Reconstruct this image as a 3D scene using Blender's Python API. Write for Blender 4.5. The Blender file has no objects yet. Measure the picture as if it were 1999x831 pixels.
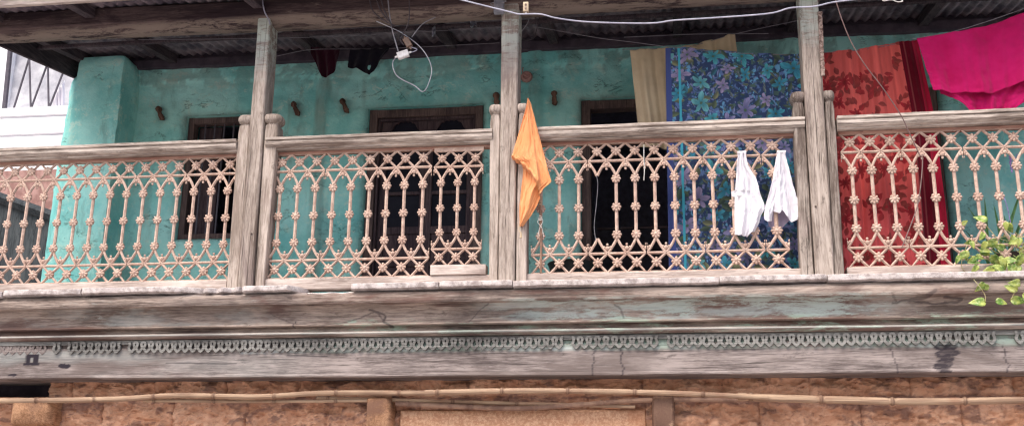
import bpy, bmesh, math, random
import numpy as np
from mathutils import Matrix, Vector

# ------------------------------------------------------------------ camera, light
S = bpy.context.scene
F = 2150.0; CX, CY = 999.5, 415.5; D = 7.0; EYE = 1.6
def _n(v): return v/np.linalg.norm(v)
_Z = _n(np.array([100, -7450, 2150.])); _X = _n(np.array([15000, -415, -2150.])); _X = _n(_X-_Z*_X.dot(_Z))
_Y = -np.cross(_X, _Z)
if _Y[2] < 0: _Y = -_Y
RM = np.stack([_X, _Y, _Z])
def U(px, py, Y=0.0):
    """world point at depth Y seen at photo pixel (px, py) - used to read sizes off the photo"""
    r = RM@np.array([(px-CX)/F, (py-CY)/F, 1.]); t = (Y+D)/r[1]
    return np.array([r[0]*t, Y, EYE+r[2]*t])
cd = bpy.data.cameras.new('camera'); cam = bpy.data.objects.new('camera', cd); S.collection.objects.link(cam)
cd.sensor_width = 36; cd.lens = F*36/1999; cd.clip_end = 500; cd.clip_start = 0.05
m = Matrix.Identity(4)
for k, v in enumerate(((1, 0, 0), (0, -1, 0), (0, 0, -1))):
    w = RM@np.array(v, float)
    for i in range(3): m[i][k] = w[i]
m[1][3] = -D; m[2][3] = EYE
cam.matrix_world = m; S.camera = cam

SUN_EL, SUN_AZ = math.radians(56), math.radians(205)   # compass: from behind the camera, a little to its left
W = bpy.data.worlds.new('World'); S.world = W; W.use_nodes = True
wn = W.node_tree.nodes; sky = wn.new('ShaderNodeTexSky'); sky.sky_type = 'NISHITA'; sky.sun_disc = False
sky.sun_elevation = SUN_EL; sky.sun_rotation = SUN_AZ; sky.air_density = 1.0; sky.dust_density = 5.0; sky.ozone_density = 1.0
W.node_tree.links.new(sky.outputs[0], wn['Background'].inputs[0]); wn['Background'].inputs[1].default_value = 0.15
sd = bpy.data.lights.new('sun', 'SUN'); sd.energy = 1.1; sd.angle = math.radians(36); sd.color = (1, .95, .9)
so = bpy.data.objects.new('sun', sd); S.collection.objects.link(so)
dirv = Vector((math.sin(SUN_AZ)*math.cos(SUN_EL), math.cos(SUN_AZ)*math.cos(SUN_EL), math.sin(SUN_EL)))
so.rotation_euler = dirv.to_track_quat('Z', 'Y').to_euler(); so.location = (0, -6, 12)
S.view_settings.view_transform = 'Standard'; S.view_settings.look = 'None'; S.view_settings.gamma = 1
S.view_settings.exposure = 0.95
S.render.engine = 'CYCLES'; S.cycles.max_bounces = 9; S.cycles.diffuse_bounces = 7
S.cycles.use_denoising = True; S.cycles.filter_width = 1.3; S.cycles.sample_clamp_indirect = 4

# ------------------------------------------------------------------ numpy noise
def vnoise(x, y, seed=0):
    x = np.asarray(x, float); y = np.asarray(y, float)
    xi = np.floor(x).astype(np.int64); yi = np.floor(y).astype(np.int64); fx = x-xi; fy = y-yi
    fx = fx*fx*(3-2*fx); fy = fy*fy*(3-2*fy)
    def h(a, b):
        n = (a*374761393+b*668265263+seed*1442695041) & 0xffffffff
        n = ((n ^ (n >> 13))*1274126177) & 0xffffffff
        return ((n ^ (n >> 16)) & 0xffff)/65535.0
    return (h(xi, yi)*(1-fx)+h(xi+1, yi)*fx)*(1-fy)+(h(xi, yi+1)*(1-fx)+h(xi+1, yi+1)*fx)*fy
def fbm(x, y, seed=0, o=4):
    s = 0; a = .5; t = 0
    for i in range(o):
        s = s+a*vnoise(x*2**i, y*2**i, seed+i*17); t += a; a *= .55
    return s/t
rnd = random.Random(7)

# ------------------------------------------------------------------ node helper
class NT:
    def __init__(s, name):
        s.m = bpy.data.materials.new(name); s.m.use_nodes = True; s.t = s.m.node_tree; s.b = s.t.nodes['Principled BSDF']
        s.geo = s.t.nodes.new('ShaderNodeNewGeometry'); s._sep = None
    def n(s, ty, ins=None, **kw):
        nd = s.t.nodes.new(ty)
        for k, v in kw.items(): setattr(nd, k, v)
        for k, v in (ins or {}).items(): s.put(nd.inputs[k], v)
        return nd
    def put(s, inp, v):
        if isinstance(v, bpy.types.NodeSocket): s.t.links.new(v, inp)
        elif v is not None:
            try: inp.default_value = v
            except Exception: inp.default_value = (*v, 1)
    def pos(s, sc=(1, 1, 1), off=(0, 0, 0)):
        return s.n('ShaderNodeMapping', {0: s.geo.outputs['Position'], 'Scale': sc, 'Location': off}).outputs[0]
    def xyz(s, i):
        if not s._sep: s._sep = s.n('ShaderNodeSeparateXYZ', {0: s.geo.outputs['Position']})
        return s._sep.outputs[i]
    def noise(s, sc=(1, 1, 1), scale=1, det=6, ro=.6, dist=0, off=(0, 0, 0)):
        return s.n('ShaderNodeTexNoise', {'Vector': s.pos(sc, off), 'Scale': scale, 'Detail': det, 'Roughness': ro, 'Distortion': dist}).outputs[0]
    def mr(s, v, a, b, c=0., d=1.):
        return s.n('ShaderNodeMapRange', {0: v, 1: a, 2: b, 3: c, 4: d}, interpolation_type='SMOOTHSTEP').outputs[0]
    def mix(s, f, a, b, bt='MIX'):
        nd = s.n('ShaderNodeMix', data_type='RGBA', blend_type=bt); s.put(nd.inputs[0], f); s.put(nd.inputs[6], a); s.put(nd.inputs[7], b); return nd.outputs[2]
    def ma(s, op, a, b=0.):
        return s.n('ShaderNodeMath', {0: a, 1: b}, operation=op, use_clamp=False).outputs[0]
    def mul(s, a, b): return s.ma('MULTIPLY', a, b)
    def band(s, i, a, b, soft=.05):
        v = s.xyz(i); return s.mul(s.mr(v, a-soft, a+soft), s.mr(v, b-soft, b+soft, 1., 0.))
    def attr(s, nm): return s.n('ShaderNodeAttribute', attribute_name=nm)
    def fin(s, col, rough=.85, h=None, st=.5, di=.01, spec=.3):
        s.put(s.b.inputs['Base Color'], col); s.put(s.b.inputs['Roughness'], rough); s.put(s.b.inputs['Specular IOR Level'], spec)
        if h is not None:
            s.put(s.b.inputs['Normal'], s.n('ShaderNodeBump', {'Height': h, 'Strength': st, 'Distance': di}).outputs[0])
        return s.m

def wood(name, axis, c1, c2, crack=.5, stain=None, green=None, stain_thr=(.5, .62), zsoft=.02, fine=1.0, attr_stain=False, spots=None):
    """weathered timber; grain runs along axis"""
    t = NT(name); g = [62., 62., 62.]; g[axis] = 3.2; big = [6., 6., 6.]; big[axis] = 1.7; fi = [190*fine]*3; fi[axis] = 12
    a = t.noise(tuple(g), 1, 6, .65, 0.6); b = t.noise(tuple(fi), 1, 4, .7, .3); c = t.noise(tuple(big), 1, 5, .6, .4)
    f = t.ma('ADD', t.mul(a, .40), t.ma('ADD', t.mul(b, .40), t.mul(c, .45)))
    col = t.mix(t.mr(f, .50, .76), c1, c2)
    dv = [22., 22., 22.]; dv[axis] = 7.; dirt = t.mr(t.noise(tuple(dv), 1, 7, .75, .5, (2, 8, 6)), .56, .68)
    col = t.mix(t.mul(dirt, .6), col, tuple(x*.55 for x in c1))
    if stain: col = t.mix(t.mul(t.mr(t.noise(tuple(x*.45 for x in big), 1.0, 6, .65, .8, (3, 1, 2)), *stain_thr), .85), col, stain)
    if green:
        for (gc, thr, x0, x1, z0, z1) in green:
            k = t.mr(t.noise((3, 14, 14), 1, 10, .8, .3, (5, 3, 1)), thr, thr+.10)
            k = t.mul(k, t.mul(t.band(0, x0, x1, .25), t.band(2, z0, z1, zsoft))); k = t.mul(k, .8)
            col = t.mix(k, col, gc)
    if spots:
        for (sc, cx, cz, rx, rz) in spots:
            dx = t.ma('DIVIDE', t.ma('SUBTRACT', t.xyz(0), cx), rx); dz = t.ma('DIVIDE', t.ma('SUBTRACT', t.xyz(2), cz), rz)
            rr = t.ma('SQRT', t.ma('ADD', t.mul(dx, dx), t.mul(dz, dz)))
            rr = t.ma('ADD', rr, t.mul(t.ma('SUBTRACT', t.noise((30, 30, 70), 1, 5, .7), .5), 1.6))
            col = t.mix(t.mul(t.mr(rr, .75, 1.05, 1., 0.), .85), col, sc)
    cg = [75., 75., 75.]; cg[axis] = 1.6
    cr = t.mr(t.noise(tuple(cg), 1, 3, .5, .8, (1, 7, 3)), .30+.04*(1-crack), .38, 1., 0.)
    col = t.mix(t.mul(cr, .8*crack), col, tuple(x*.22 for x in c1))
    if attr_stain:
        at2 = t.attr('pale').outputs['Fac']; col = t.mix(at2, col, (.46, .51, .49))
        at = t.attr('ink').outputs['Fac']; col = t.mix(at, col, (.03, .025, .032))
    h = t.ma('SUBTRACT', t.ma('ADD', t.mul(a, .6), t.mul(b, .5)), t.mul(cr, .9*crack))
    return t.fin(col, .86, h, .5, .004, .12)

WL, WD = (.25, .195, .165), (.60, .52, .475)
WD1 = lambda c, k: tuple(x*k for x in c)
M = {}
M['rail'] = wood('pale weathered handrail timber', 0, (.18, .14, .118), (.64, .56, .495), .9, (.25, .19, .16), stain_thr=(.56, .7))
M['lowrail'] = wood('pinkish grey bottom rail timber', 0, (.28, .22, .19), (.62, .53, .48), .7, (.34, .27, .24))
M['post'] = wood('grey brown weathered post timber', 2, (.115, .088, .074), (.42, .36, .315), 1.0, (.27, .21, .19))
M['postside'] = wood('warm weathered side post timber', 2, (.22, .175, .145), (.53, .45, .395), .8, (.30, .23, .20))
M['postgreen'] = wood('weathered post timber with old mint paint', 2, (.15, .115, .095), (.46, .39, .34), .9, (.20, .155, .145),
                      [((.50, .57, .52), .44, -4, 3, 4.80, 5.3)], zsoft=.28)
M['cornice'] = wood('brown weathered cornice timber', 0, (.115, .085, .072), (.42, .34, .29), .6, (.15, .09, .075),
                    [((.46, .54, .50), .47, -1.1, 1.3, 2.90, 3.02), ((.36, .37, .34), .56, -4.5, -2.6, 2.9, 3.05), ((.35, .45, .36), .50, -2.3, 2.3, 2.80, 2.92)], (.48, .60), attr_stain=True)
M['beam'] = wood('grey purple weathered beam timber', 0, (.10, .08, .076), (.34, .29, .27), .85, (.15, .12, .11),
                 [((.32, .42, .36), .40, -2.4, 2.2, 2.715, 2.83)], (.52, .66), attr_stain=True)
M['fret'] = wood('grey green carved trim timber', 0, (.10, .095, .09), (.31, .305, .285), .3)
M['eave'] = wood('brown stained eave beam timber', 0, (.035, .024, .026), (.105, .072, .07), .5, (.028, .018, .022), stain_thr=(.46, .56),
                 green=[((.24, .19, .16), .42, -6, 3, 5.07, 5.135), ((.22, .175, .15), .575, -6, 3, 5.1, 5.3)])
M['dark'] = wood('dark old timber', 1, (.035, .027, .034), (.105, .08, .088), .5)
M['doorwood'] = wood('dark brown door timber', 2, (.045, .032, .040), (.125, .088, .090), .6)
M['frame'] = wood('brown door frame timber', 2, (.065, .045, .045), (.17, .12, .108), .5)
M['peg'] = wood('old reddish peg wood', 2, (.07, .04, .03), (.26, .15, .11), .3)
M['corbel'] = wood('pale orange washed corbel', 1, (.20, .10, .055), (.50, .29, .17), .2, (.18, .10, .07))
M['graycorbel'] = wood('grey brown washed corbel', 1, (.14, .085, .06), (.46, .30, .20), .2, (.14, .08, .06))

def m_iron():
    t = NT('pinkish brown painted cast iron')
    a = t.noise((1, 1, 1), 26, 5, .7); b = t.noise((1, 1, 1), 160, 3, .6)
    col = t.mix(t.mr(a, .35, .68), (.42, .285, .23), (.62, .465, .38))
    col = t.mix(t.mul(t.mr(t.noise((1, 1, 1), 3.1, 5, .65, 0, (5, 1, 2)), .48, .66), .5), col, (.52, .40, .34))
    col = t.mix(t.mul(t.mr(b, .55, .75), .4), col, (.70, .58, .50))
    col = t.mix(t.mul(t.mr(t.noise((1, 1, 1), 9, 6, .7, 0, (4, 4, 4)), .60, .7), .4), col, (.34, .20, .16))
    col = t.mix(t.mul(t.mr(t.noise((1, 1, 1), 42, 4, .7, 0, (6, 1, 4)), .66, .72), .6), col, (.27, .16, .12))
    return t.fin(col, .85, b, .4, .002, .12)
M['iron'] = m_iron()

def m_plaster(name='teal limewashed plaster'):
    t = NT(name)
    a = t.noise((1.0, 1, 1.0), 1.3, 8, .68); b = t.noise((1, 1, 1), 7, 7, .7, .6); c = t.noise((1, 1, 1), 45, 4, .7)
    col = t.mix(t.mr(a, .36, .62), (.18, .54, .52), (.38, .74, .69))
    col = t.mix(t.mul(t.mr(b, .52, .72), .7), col, (.50, .70, .60))
    col = t.mix(t.mul(t.mr(t.noise((3, 3, .9), 1.5, 6, .7, .4, (9, 2, 4)), .54, .68), .6), col, (.16, .33, .30))
    col = t.mix(t.mul(t.mr(t.noise((1, 1, .25), 6, 6, .7, .4, (2, 7, 4)), .60, .70), .5), col, (.20, .36, .32))
    fl_ = t.noise((1, 1, 1.3), 5.5, 9, .8, .3, (1, 6, 3)); col = t.mix(t.mul(t.mr(fl_, .575, .60), .55), col, (.56, .72, .64)); col = t.mix(t.mul(t.mr(fl_, .40, .37), .4), col, (.14, .36, .33))
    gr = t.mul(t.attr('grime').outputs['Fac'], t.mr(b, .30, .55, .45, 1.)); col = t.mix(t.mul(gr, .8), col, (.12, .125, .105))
    vo = t.n('ShaderNodeTexNoise', {'Vector': t.pos((1.1, 1, 3.0)), 'Scale': 2.3, 'Detail': 7, 'Roughness': .65, 'Distortion': .5}).outputs[0]
    ck = t.mr(t.ma('ABSOLUTE', t.ma('SUBTRACT', vo, .5)), .0, .010, 1., 0.)
    col = t.mix(t.mul(t.mul(t.band(0, -2.92, -2.81, .012), t.mr(t.noise((4, 4, 1), 2, 5, .6), .3, .6)), .75), col, (.24, .36, .32))
    ck = t.mul(ck, t.mr(t.noise((1, 1, 1), 3, 3, .5, 0, (8, 8, 1)), .5, .6))
    sp = t.mr(t.noise((1, 1, 1), 34, 5, .75, 0, (3, 2, 2)), .68, .74)
    col = t.mix(t.mul(ck, .75), col, (.05, .10, .085)); col = t.mix(t.mul(sp, .8), col, (.09, .12, .10))
    h = t.ma('SUBTRACT', t.ma('ADD', t.mul(b, .8), t.mul(c, .35)), t.mul(ck, .5))
    return t.fin(col, .8, h, .6, .02, .25)
M['teal'] = m_plaster()

def m_stone():
    t = NT('orange washed rough stone')
    a = t.noise((1, 1, 1), 3.2, 7, .7, .5); b = t.noise((1, 1, 1), 30, 5, .75); c = t.noise((1, 1, 1.8), 9, 7, .72, 1.4, (2, 2, 2))
    col = t.mix(t.mr(a, .35, .65), (.50, .265, .165), (.69, .415, .28))
    col = t.mix(t.mul(t.mr(t.noise((1, 1, 1), 2.1, 4, .6, 0, (7, 1, 5)), .5, .68), .6), col, (.60, .31, .18))
    col = t.mix(t.mul(t.mr(c, .56, .70), .6), col, (.26, .13, .10))
    pit_shade = t.attr('pit_shade').outputs['Fac']; col = t.mix(t.mul(pit_shade, .65), col, (.13, .07, .065))  # chip and joint tone together with painted under-ledge shade
    col = t.mix(t.mul(t.mr(b, .60, .72), .35), col, (.66, .42, .30)); col = t.mix(t.mul(t.mr(t.noise((1, 1, 1.5), 17, 6, .8, 1.2, (4, 9, 2)), .57, .66), .6), col, (.22, .115, .09))
    return t.fin(col, .92, t.ma('ADD', t.mul(b, .5), c), 1.0, .016, .15)
M['stone'] = m_stone()
def m_lintel():
    t = NT('ochre orange stippled plaster')
    a = t.noise((1, 1, 1), 60, 5, .75); b = t.noise((1, 1, 1), 5, 5, .6)
    col = t.mix(t.mr(a, .42, .6), (.50, .265, .16), (.68, .43, .28)); col = t.mix(t.mul(t.mr(b, .5, .65), .4), col, (.50, .22, .12))
    return t.fin(col, .92, a, .9, .01, .15)
M['stipple'] = m_lintel()
def m_slab():
    t = NT('pale flaking stone slab'); a = t.noise((1, 1, 1), 14, 7, .75); b = t.noise((.5, 1, 2), 70, 4, .7); c = t.noise((1, 1, 1), 4, 4, .6, 0, (3, 0, 0))
    col = t.mix(t.mr(a, .36, .6), (.30, .255, .24), (.60, .54, .52)); col = t.mix(t.mul(t.mr(c, .52, .66), .5), col, (.40, .34, .33))
    col = t.mix(t.mul(t.mr(b, .60, .7), .6), col, (.16, .125, .115))
    return t.fin(col, .9, t.ma('ADD', a, t.mul(b, .4)), .8, .01, .2)
M['slab'] = m_slab()
def m_plain(name, c, rough=.6, c2=None, sc=20, metal=0, spec=.4, bump=0):
    t = NT(name); a = t.noise((1, 1, 1), sc, 5, .65); c2 = c2 or tuple(x*.7 for x in c)
    t.b.inputs['Metallic'].default_value = metal
    return t.fin(t.mix(t.mr(a, .35, .65), c2, c), rough, a if bump else None, bump or .1, .004, spec)
M['sheet'] = m_plain('dark sooty corrugated roofing', (.26, .21, .235), .8, (.075, .062, .085), 5)
M['plate'] = m_plain('sooty wall plate timber', (.075, .058, .075), .9, (.040, .032, .045), 9)
M['cable'] = m_plain('pale grey cable sheath', (.42, .42, .50), .45, (.30, .30, .38), 12)
M['greycable2'] = m_plain('pale dusty cable sheath', (.46, .46, .50), .6, (.22, .22, .26), 5)
M['browncable'] = m_plain('brown old cable sheath', (.22, .14, .13), .6)
M['darkcable'] = m_plain('dusty dark cable sheath', (.085, .07, .08), .7)
M['greycable'] = m_plain('dusty grey cable sheath', (.30, .29, .32), .6)
M['whiteplastic'] = m_plain('white plastic', (.80, .78, .78), .4, (.6, .57, .56))
M['creamplastic'] = m_plain('yellowed plastic', (.62, .52, .36), .5, (.42, .32, .22))
M['brownplastic'] = m_plain('dusty brown plastic', (.25, .16, .12), .5)
M['greyplastic'] = m_plain('translucent grey plastic', (.28, .28, .33), .4)
M['string'] = m_plain('thin clothesline cord', (.24, .22, .25), .8)
M['whitestring'] = m_plain('white string', (.8, .78, .74), .8)
M['glass'] = m_plain('dark dusty window glass', (.012, .012, .022), .55, (.007, .007, .014), 6, spec=.12)
M['room'] = m_plain('unlit room plaster', (.34, .33, .46), .95)
M['ground'] = m_plain('street concrete', (.42, .39, .37), .95, (.32, .29, .28), 1.5)
M['floor'] = m_plain('balcony floor boards', (.48, .43, .40), .9)
M['rust'] = m_plain('rusty flaking iron', (.40, .30, .26), .9, (.085, .042, .03), 45, bump=.6)
M['nail'] = m_plain('rusty nail head', (.10, .07, .06), .7)
M['white'] = m_plain('white painted masonry', (.82, .82, .84), .8, (.76, .76, .79), 3)
M['concrete'] = m_plain('weathered pale concrete', (.62, .62, .64), .9, (.36, .36, .40), 3)
M['steel'] = m_plain('dark grey steel bar', (.09, .08, .10), .6)
M['pinkbrick'] = m_plain('pinkish brown tile', (.42, .25, .22), .9, (.26, .14, .12), 12, bump=.6)
M['greywood'] = wood('grey weathered lean-to boards', 2, (.025, .03, .035), (.085, .095, .10), .8)
M['tub'] = m_plain('black plastic tub', (.02, .02, .022), .45)
M['pot'] = m_plain('dark clay pot', (.06, .045, .04), .8)
M['stem'] = m_plain('pale green brown stem', (.42, .40, .22), .6, (.30, .24, .12))
M['purple'] = m_plain('mauve petals', (.36, .26, .62), .7)
def m_bamboo():
    t = NT('dry bamboo'); a = t.noise((3, 60, 60), 1, 5, .6); b = t.noise((1, 1, 1), 5, 5, .6)
    col = t.mix(t.mr(a, .35, .65), (.25, .16, .105), (.41, .285, .19)); col = t.mix(t.mul(t.mr(b, .52, .7), .6), col, (.26, .13, .08)); col = t.mix(t.attr('node').outputs['Fac'], col, (.13, .07, .045))
    return t.fin(col, .65, a, .3, .002, .35)
M['bamboo'] = m_bamboo()
M['oldbamboo'] = m_plain('grey brown old bamboo', (.32, .20, .14), .8, (.16, .09, .065), 9)
def m_leaf():
    t = NT('variegated pothos leaf'); a = t.noise((1, 1, 1), 16, 4, .6); b = t.noise((1, 1, 1), 60, 3, .6)
    col = t.mix(t.mr(a, .38, .60), (.14, .27, .045), (.52, .58, .15)); col = t.mix(t.mul(t.mr(b, .52, .66), .6), col, (.66, .72, .36))
    t.b.inputs['Transmission Weight'].default_value = 0
    t.fin(col, .42, None, spec=.5)
    tr = t.n('ShaderNodeBsdfTranslucent', {'Color': col}); mx = t.n('ShaderNodeMixShader', {0: .3})
    t.t.links.new(t.b.outputs[0], mx.inputs[1]); t.t.links.new(tr.outputs[0], mx.inputs[2])
    t.t.links.new(mx.outputs[0], t.t.nodes['Material Output'].inputs[0]); return t.m
M['leaf'] = m_leaf()
M['blade'] = m_plain('long dark green leaf', (.10, .24, .08), .5, (.05, .13, .05), 8)
def m_cloth(name, c=None, c2=None, attr=False, trans=.25, weave=900, sc=5):
    t = NT(name)
    if attr: col = t.attr('Col').outputs['Color']
    else: col = t.mix(t.mr(t.noise((1, 1, 1), sc, 5, .6), .35, .65), c2, c)
    wv = t.noise((1, 1, 1), 60, 4, .7)
    t.fin(col, .9, wv, .35, .003, .12); t.b.inputs['Sheen Weight'].default_value = .15
    tr = t.n('ShaderNodeBsdfTranslucent', {'Color': col}); mx = t.n('ShaderNodeMixShader', {0: trans})
    t.t.links.new(t.b.outputs[0], mx.inputs[1]); t.t.links.new(tr.outputs[0], mx.inputs[2])
    t.t.links.new(mx.outputs[0], t.t.nodes['Material Output'].inputs[0]); return t.m
M['floral'] = m_cloth('printed cotton', attr=True)
M['orange'] = m_cloth('saffron orange cotton', (.93, .46, .21), (.87, .39, .165))
M['beige'] = m_cloth('beige cotton', (.62, .50, .34), (.55, .43, .29))
M['magenta'] = m_cloth('magenta cotton', (.66, .014, .16), (.57, .010, .125))
M['whitecloth'] = m_cloth('white cotton', (.86, .84, .87), (.80, .78, .83))
M['lilac'] = m_cloth('pale lilac cotton', (.55, .48, .62), (.45, .38, .52))
M['maroon'] = m_cloth('maroon cotton', (.045, .006, .018), (.028, .004, .012))
M['black'] = m_cloth('black cotton', (.014, .012, .022), (.008, .007, .012))

# ------------------------------------------------------------------ mesh helper
class MB:
    def __init__(s): s.v = []; s.f = []; s.n = 0; s.at = {}
    def add(s, v, f):
        v = np.asarray(v, float).reshape(-1, 3); s.v.append(v)
        s.f += [tuple(i+s.n for i in q) for q in f]; s.n += len(v); return s
    def box(s, x0, x1, y0, y1, z0, z1):
        return s.add([(x, y, z) for x in (x0, x1) for y in (y0, y1) for z in (z0, z1)],
                     [(0, 1, 3, 2), (4, 6, 7, 5), (0, 4, 5, 1), (2, 3, 7, 6), (0, 2, 6, 4), (1, 5, 7, 3)])
    def cbox(s, x0, x1, y0, y1, z0, z1, axis=0, c=.006, n=1, jit=0, seed=0):
        A = [(x0, x1), (y0, y1), (z0, z1)]; t = A[axis]; o = [A[i] for i in range(3) if i != axis]
        (a0, a1), (b0, b1) = o
        sec = [(a0+c, b0), (a1-c, b0), (a1, b0+c), (a1, b1-c), (a1-c, b1), (a0+c, b1), (a0, b1-c), (a0, b0+c)]
        return s.ext(sec, t[0], t[1], n, axis, jit, seed)
    def ext(s, sec, t0, t1, n=1, axis=0, jit=0, seed=0, off=None, cap=True):
        sec = np.array(sec, float); k = len(sec); T = np.linspace(t0, t1, n+1); R = []
        for i, t in enumerate(T):
            q = sec.copy()
            if jit:
                ii = np.arange(k)
                q = q+np.stack([fbm(t*5+0*ii, ii*1.7, seed)-.5, fbm(t*5+0*ii, ii*1.7+40, seed)-.5], 1)*2*jit
            if off is not None: q = q+np.array(off(t))
            tt = np.full(k, t)
            p = {0: (tt, q[:, 0], q[:, 1]), 1: (q[:, 0], tt, q[:, 1]), 2: (q[:, 0], q[:, 1], tt)}[axis]
            R.append(np.stack(p, 1))
        f = [(i*k+j, i*k+(j+1) % k, (i+1)*k+(j+1) % k, (i+1)*k+j) for i in range(n) for j in range(k)]
        if cap: f += [tuple(range(k))[::-1], tuple(range(n*k, n*k+k))]
        return s.add(np.concatenate(R), f)
    def grid(s, P, keep=None):
        P = np.asarray(P); a, b = P.shape[:2]
        idx = np.arange(a*b).reshape(a, b); q = np.stack([idx[:-1, :-1], idx[1:, :-1], idx[1:, 1:], idx[:-1, 1:]], -1)
        q = q[keep] if keep is not None else q.reshape(-1, 4)
        return s.add(P.reshape(-1, 3), [tuple(x) for x in q.tolist()])
    def tube(s, pts, r, sides=6, smooth=0, flat=None):
        pts = np.array(pts, float)
        if smooth: pts = catmull(pts, smooth)
        n = len(pts); rr = np.broadcast_to(np.asarray(r, float), (n,)) if np.ndim(r) == 0 or len(r) == n else np.interp(np.linspace(0, 1, n), np.linspace(0, 1, len(r)), r)
        T = np.gradient(pts, axis=0); T /= np.linalg.norm(T, axis=1)[:, None]+1e-12
        up = np.array([0, 1., 0]) if flat is None else np.array(flat, float)
        if abs(T.mean(0)@up) > .95: up = np.array([1., 0, 0])
        V = []
        for i in range(n):
            a = np.cross(T[i], up); a /= np.linalg.norm(a)+1e-9; b = np.cross(a, T[i])
            for k in range(sides):
                th = 2*math.pi*k/sides; V.append(pts[i]+rr[i]*(math.cos(th)*a+math.sin(th)*b))
        f = [(i*sides+j, i*sides+(j+1) % sides, (i+1)*sides+(j+1) % sides, (i+1)*sides+j) for i in range(n-1) for j in range(sides)]
        f += [tuple(range(sides))[::-1], tuple(range((n-1)*sides, n*sides))]
        return s.add(V, f)
    def lathe(s, prof, c, axis=2, sides=24, sq=None):
        """prof: (radius, height); sq = superellipse exponent"""
        V = []; k = sides
        for r, h in prof:
            for j in range(k):
                th = 2*math.pi*j/k; a, b = math.cos(th), math.sin(th)
                if sq: q = (abs(a)**sq+abs(b)**sq)**(-1/sq); a *= q; b *= q
                rx, ry = (r, r) if np.ndim(r) == 0 else r
                p = (a*rx, b*ry, h) if axis == 2 else (a*rx, h, b*ry)
                V.append((c[0]+p[0], c[1]+p[1], c[2]+p[2]))
        n = len(prof)
        f = [(i*k+j, i*k+(j+1) % k, (i+1)*k+(j+1) % k, (i+1)*k+j) for i in range(n-1) for j in range(k)]
        f += [tuple(range(k))[::-1], tuple(range((n-1)*k, n*k))]
        return s.add(V, f)
    def build(s, name, mat, parent=None, smooth=True, ang=35, bevel=0, solid=0, recalc=True, base=None, attrs=None):
        V = np.concatenate(s.v)
        b = np.zeros(3) if base is None else np.array(base)
        if parent is not None and base is None:
            p = parent
            while p is not None: b = b+np.array(p.location); p = p.parent
        V = V-b
        me = bpy.data.meshes.new(name); me.from_pydata(V.tolist(), [], s.f)
        if recalc:
            bm = bmesh.new(); bm.from_mesh(me); bmesh.ops.recalc_face_normals(bm, faces=bm.faces); bm.to_mesh(me); bm.free()
        if smooth:
            me.shade_smooth(); me.set_sharp_from_angle(angle=math.radians(ang))
        for k, a in (attrs or {}).items():
            if a.ndim == 1:
                at = me.attributes.new(k, 'FLOAT', 'POINT'); at.data.foreach_set('value', a.astype(np.float32))
            else:
                at = me.attributes.new(k, 'FLOAT_COLOR', 'POINT'); at.data.foreach_set('color', np.concatenate([a, np.ones((len(a), 1))], 1).astype(np.float32).ravel())
        me.materials.append(M[mat]); o = bpy.data.objects.new(name, me); S.collection.objects.link(o)
        if parent is not None: o.parent = parent
        elif base is not None: o.location = base
        if bevel:
            md = o.modifiers.new('bevel', 'BEVEL'); md.width = bevel; md.segments = 2; md.limit_method = 'ANGLE'
        if solid:
            md = o.modifiers.new('thickness', 'SOLIDIFY'); md.thickness = solid; md.offset = 0
        return o
def catmull(P, n):
    P = np.asarray(P, float); Q = np.vstack([2*P[0]-P[1], P, 2*P[-1]-P[-2]]); out = []
    for i in range(1, len(Q)-2):
        for t in np.linspace(0, 1, n, endpoint=False):
            a, b, c, d = Q[i-1:i+3]
            out.append(.5*((2*b)+(-a+c)*t+(2*a-5*b+4*c-d)*t*t+(-a+3*b-3*c+d)*t**3))
    out.append(P[-1]); return np.array(out)
def tag(o, label, cat, group=None, kind=None):
    o['label'] = label; o['category'] = cat
    if group: o['group'] = group
    if kind: o['kind'] = kind
    return o
def thing(name, label, cat, loc=(0, 0, 0), group=None):
    o = bpy.data.objects.new(name, None); S.collection.objects.link(o); o.location = loc; o.empty_display_size = .1
    return tag(o, label, cat, group)
def struct(o): o['kind'] = 'structure'; return o
def copy_tree(o, parent=None):
    c = o.copy(); S.collection.objects.link(c); c.parent = parent
    for ch in list(o.children): copy_tree(ch, c)
    return c

# ------------------------------------------------------------------ ground, sky side structures
g = MB().box(-60, 60, -60, 80, -.3, 0); struct(g.build('street_ground', 'ground', smooth=False))
b = MB()
for i in range(60): b.cbox(-6.0, 3.6, .03+i*.1, .122+i*.1, 3.02, 3.06, 0, .004, 12, .002, i)
struct(b.build('balcony_floor', 'floor'))

# ------------------------------------------------------------------ lower stone wall
ZT = 2.62; joint = 2.44
zs = np.unique(np.round(np.concatenate([np.arange(1.95, ZT, .006), np.arange(0, 1.95, .1)]), 4))
xs = np.arange(-6.0, 3.4, .009)
Xg, Zg = np.meshgrid(xs, zs, indexing='ij')
def course(Z):
    c = np.where(Z > joint, 0, 1+np.floor((joint-Z)/.30)).astype(int); return c
C = course(Zg)
ztop = np.where(C == 0, 2.66, joint-(C-1)*.30); zbot = np.where(C == 0, joint, joint-C*.30)
offs = np.array([.23, .0, .31, .12, .4, .2, .05, .3, .1, .2])
bw = .56+.10*np.sin(C*3.1)
u = (Xg+offs[C]+.05*np.sin(Xg*2.2+C))/bw; cell = np.floor(u); fx = u-cell
ex = np.minimum(fx, 1-fx)*bw; ez = np.minimum(ztop-Zg, Zg-zbot); dj = np.minimum(ex, ez)+(fbm(Xg*30, Zg*30, 5)-.5)*.012
bulge = .55+.45*(1-np.exp(-np.maximum(dj, 0)/.012))
wx_ = Xg+.05*(fbm(Xg*6, Zg*6, 91)-.5); wz_ = Zg+.05*(fbm(Xg*6, Zg*6, 92)-.5)
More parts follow.
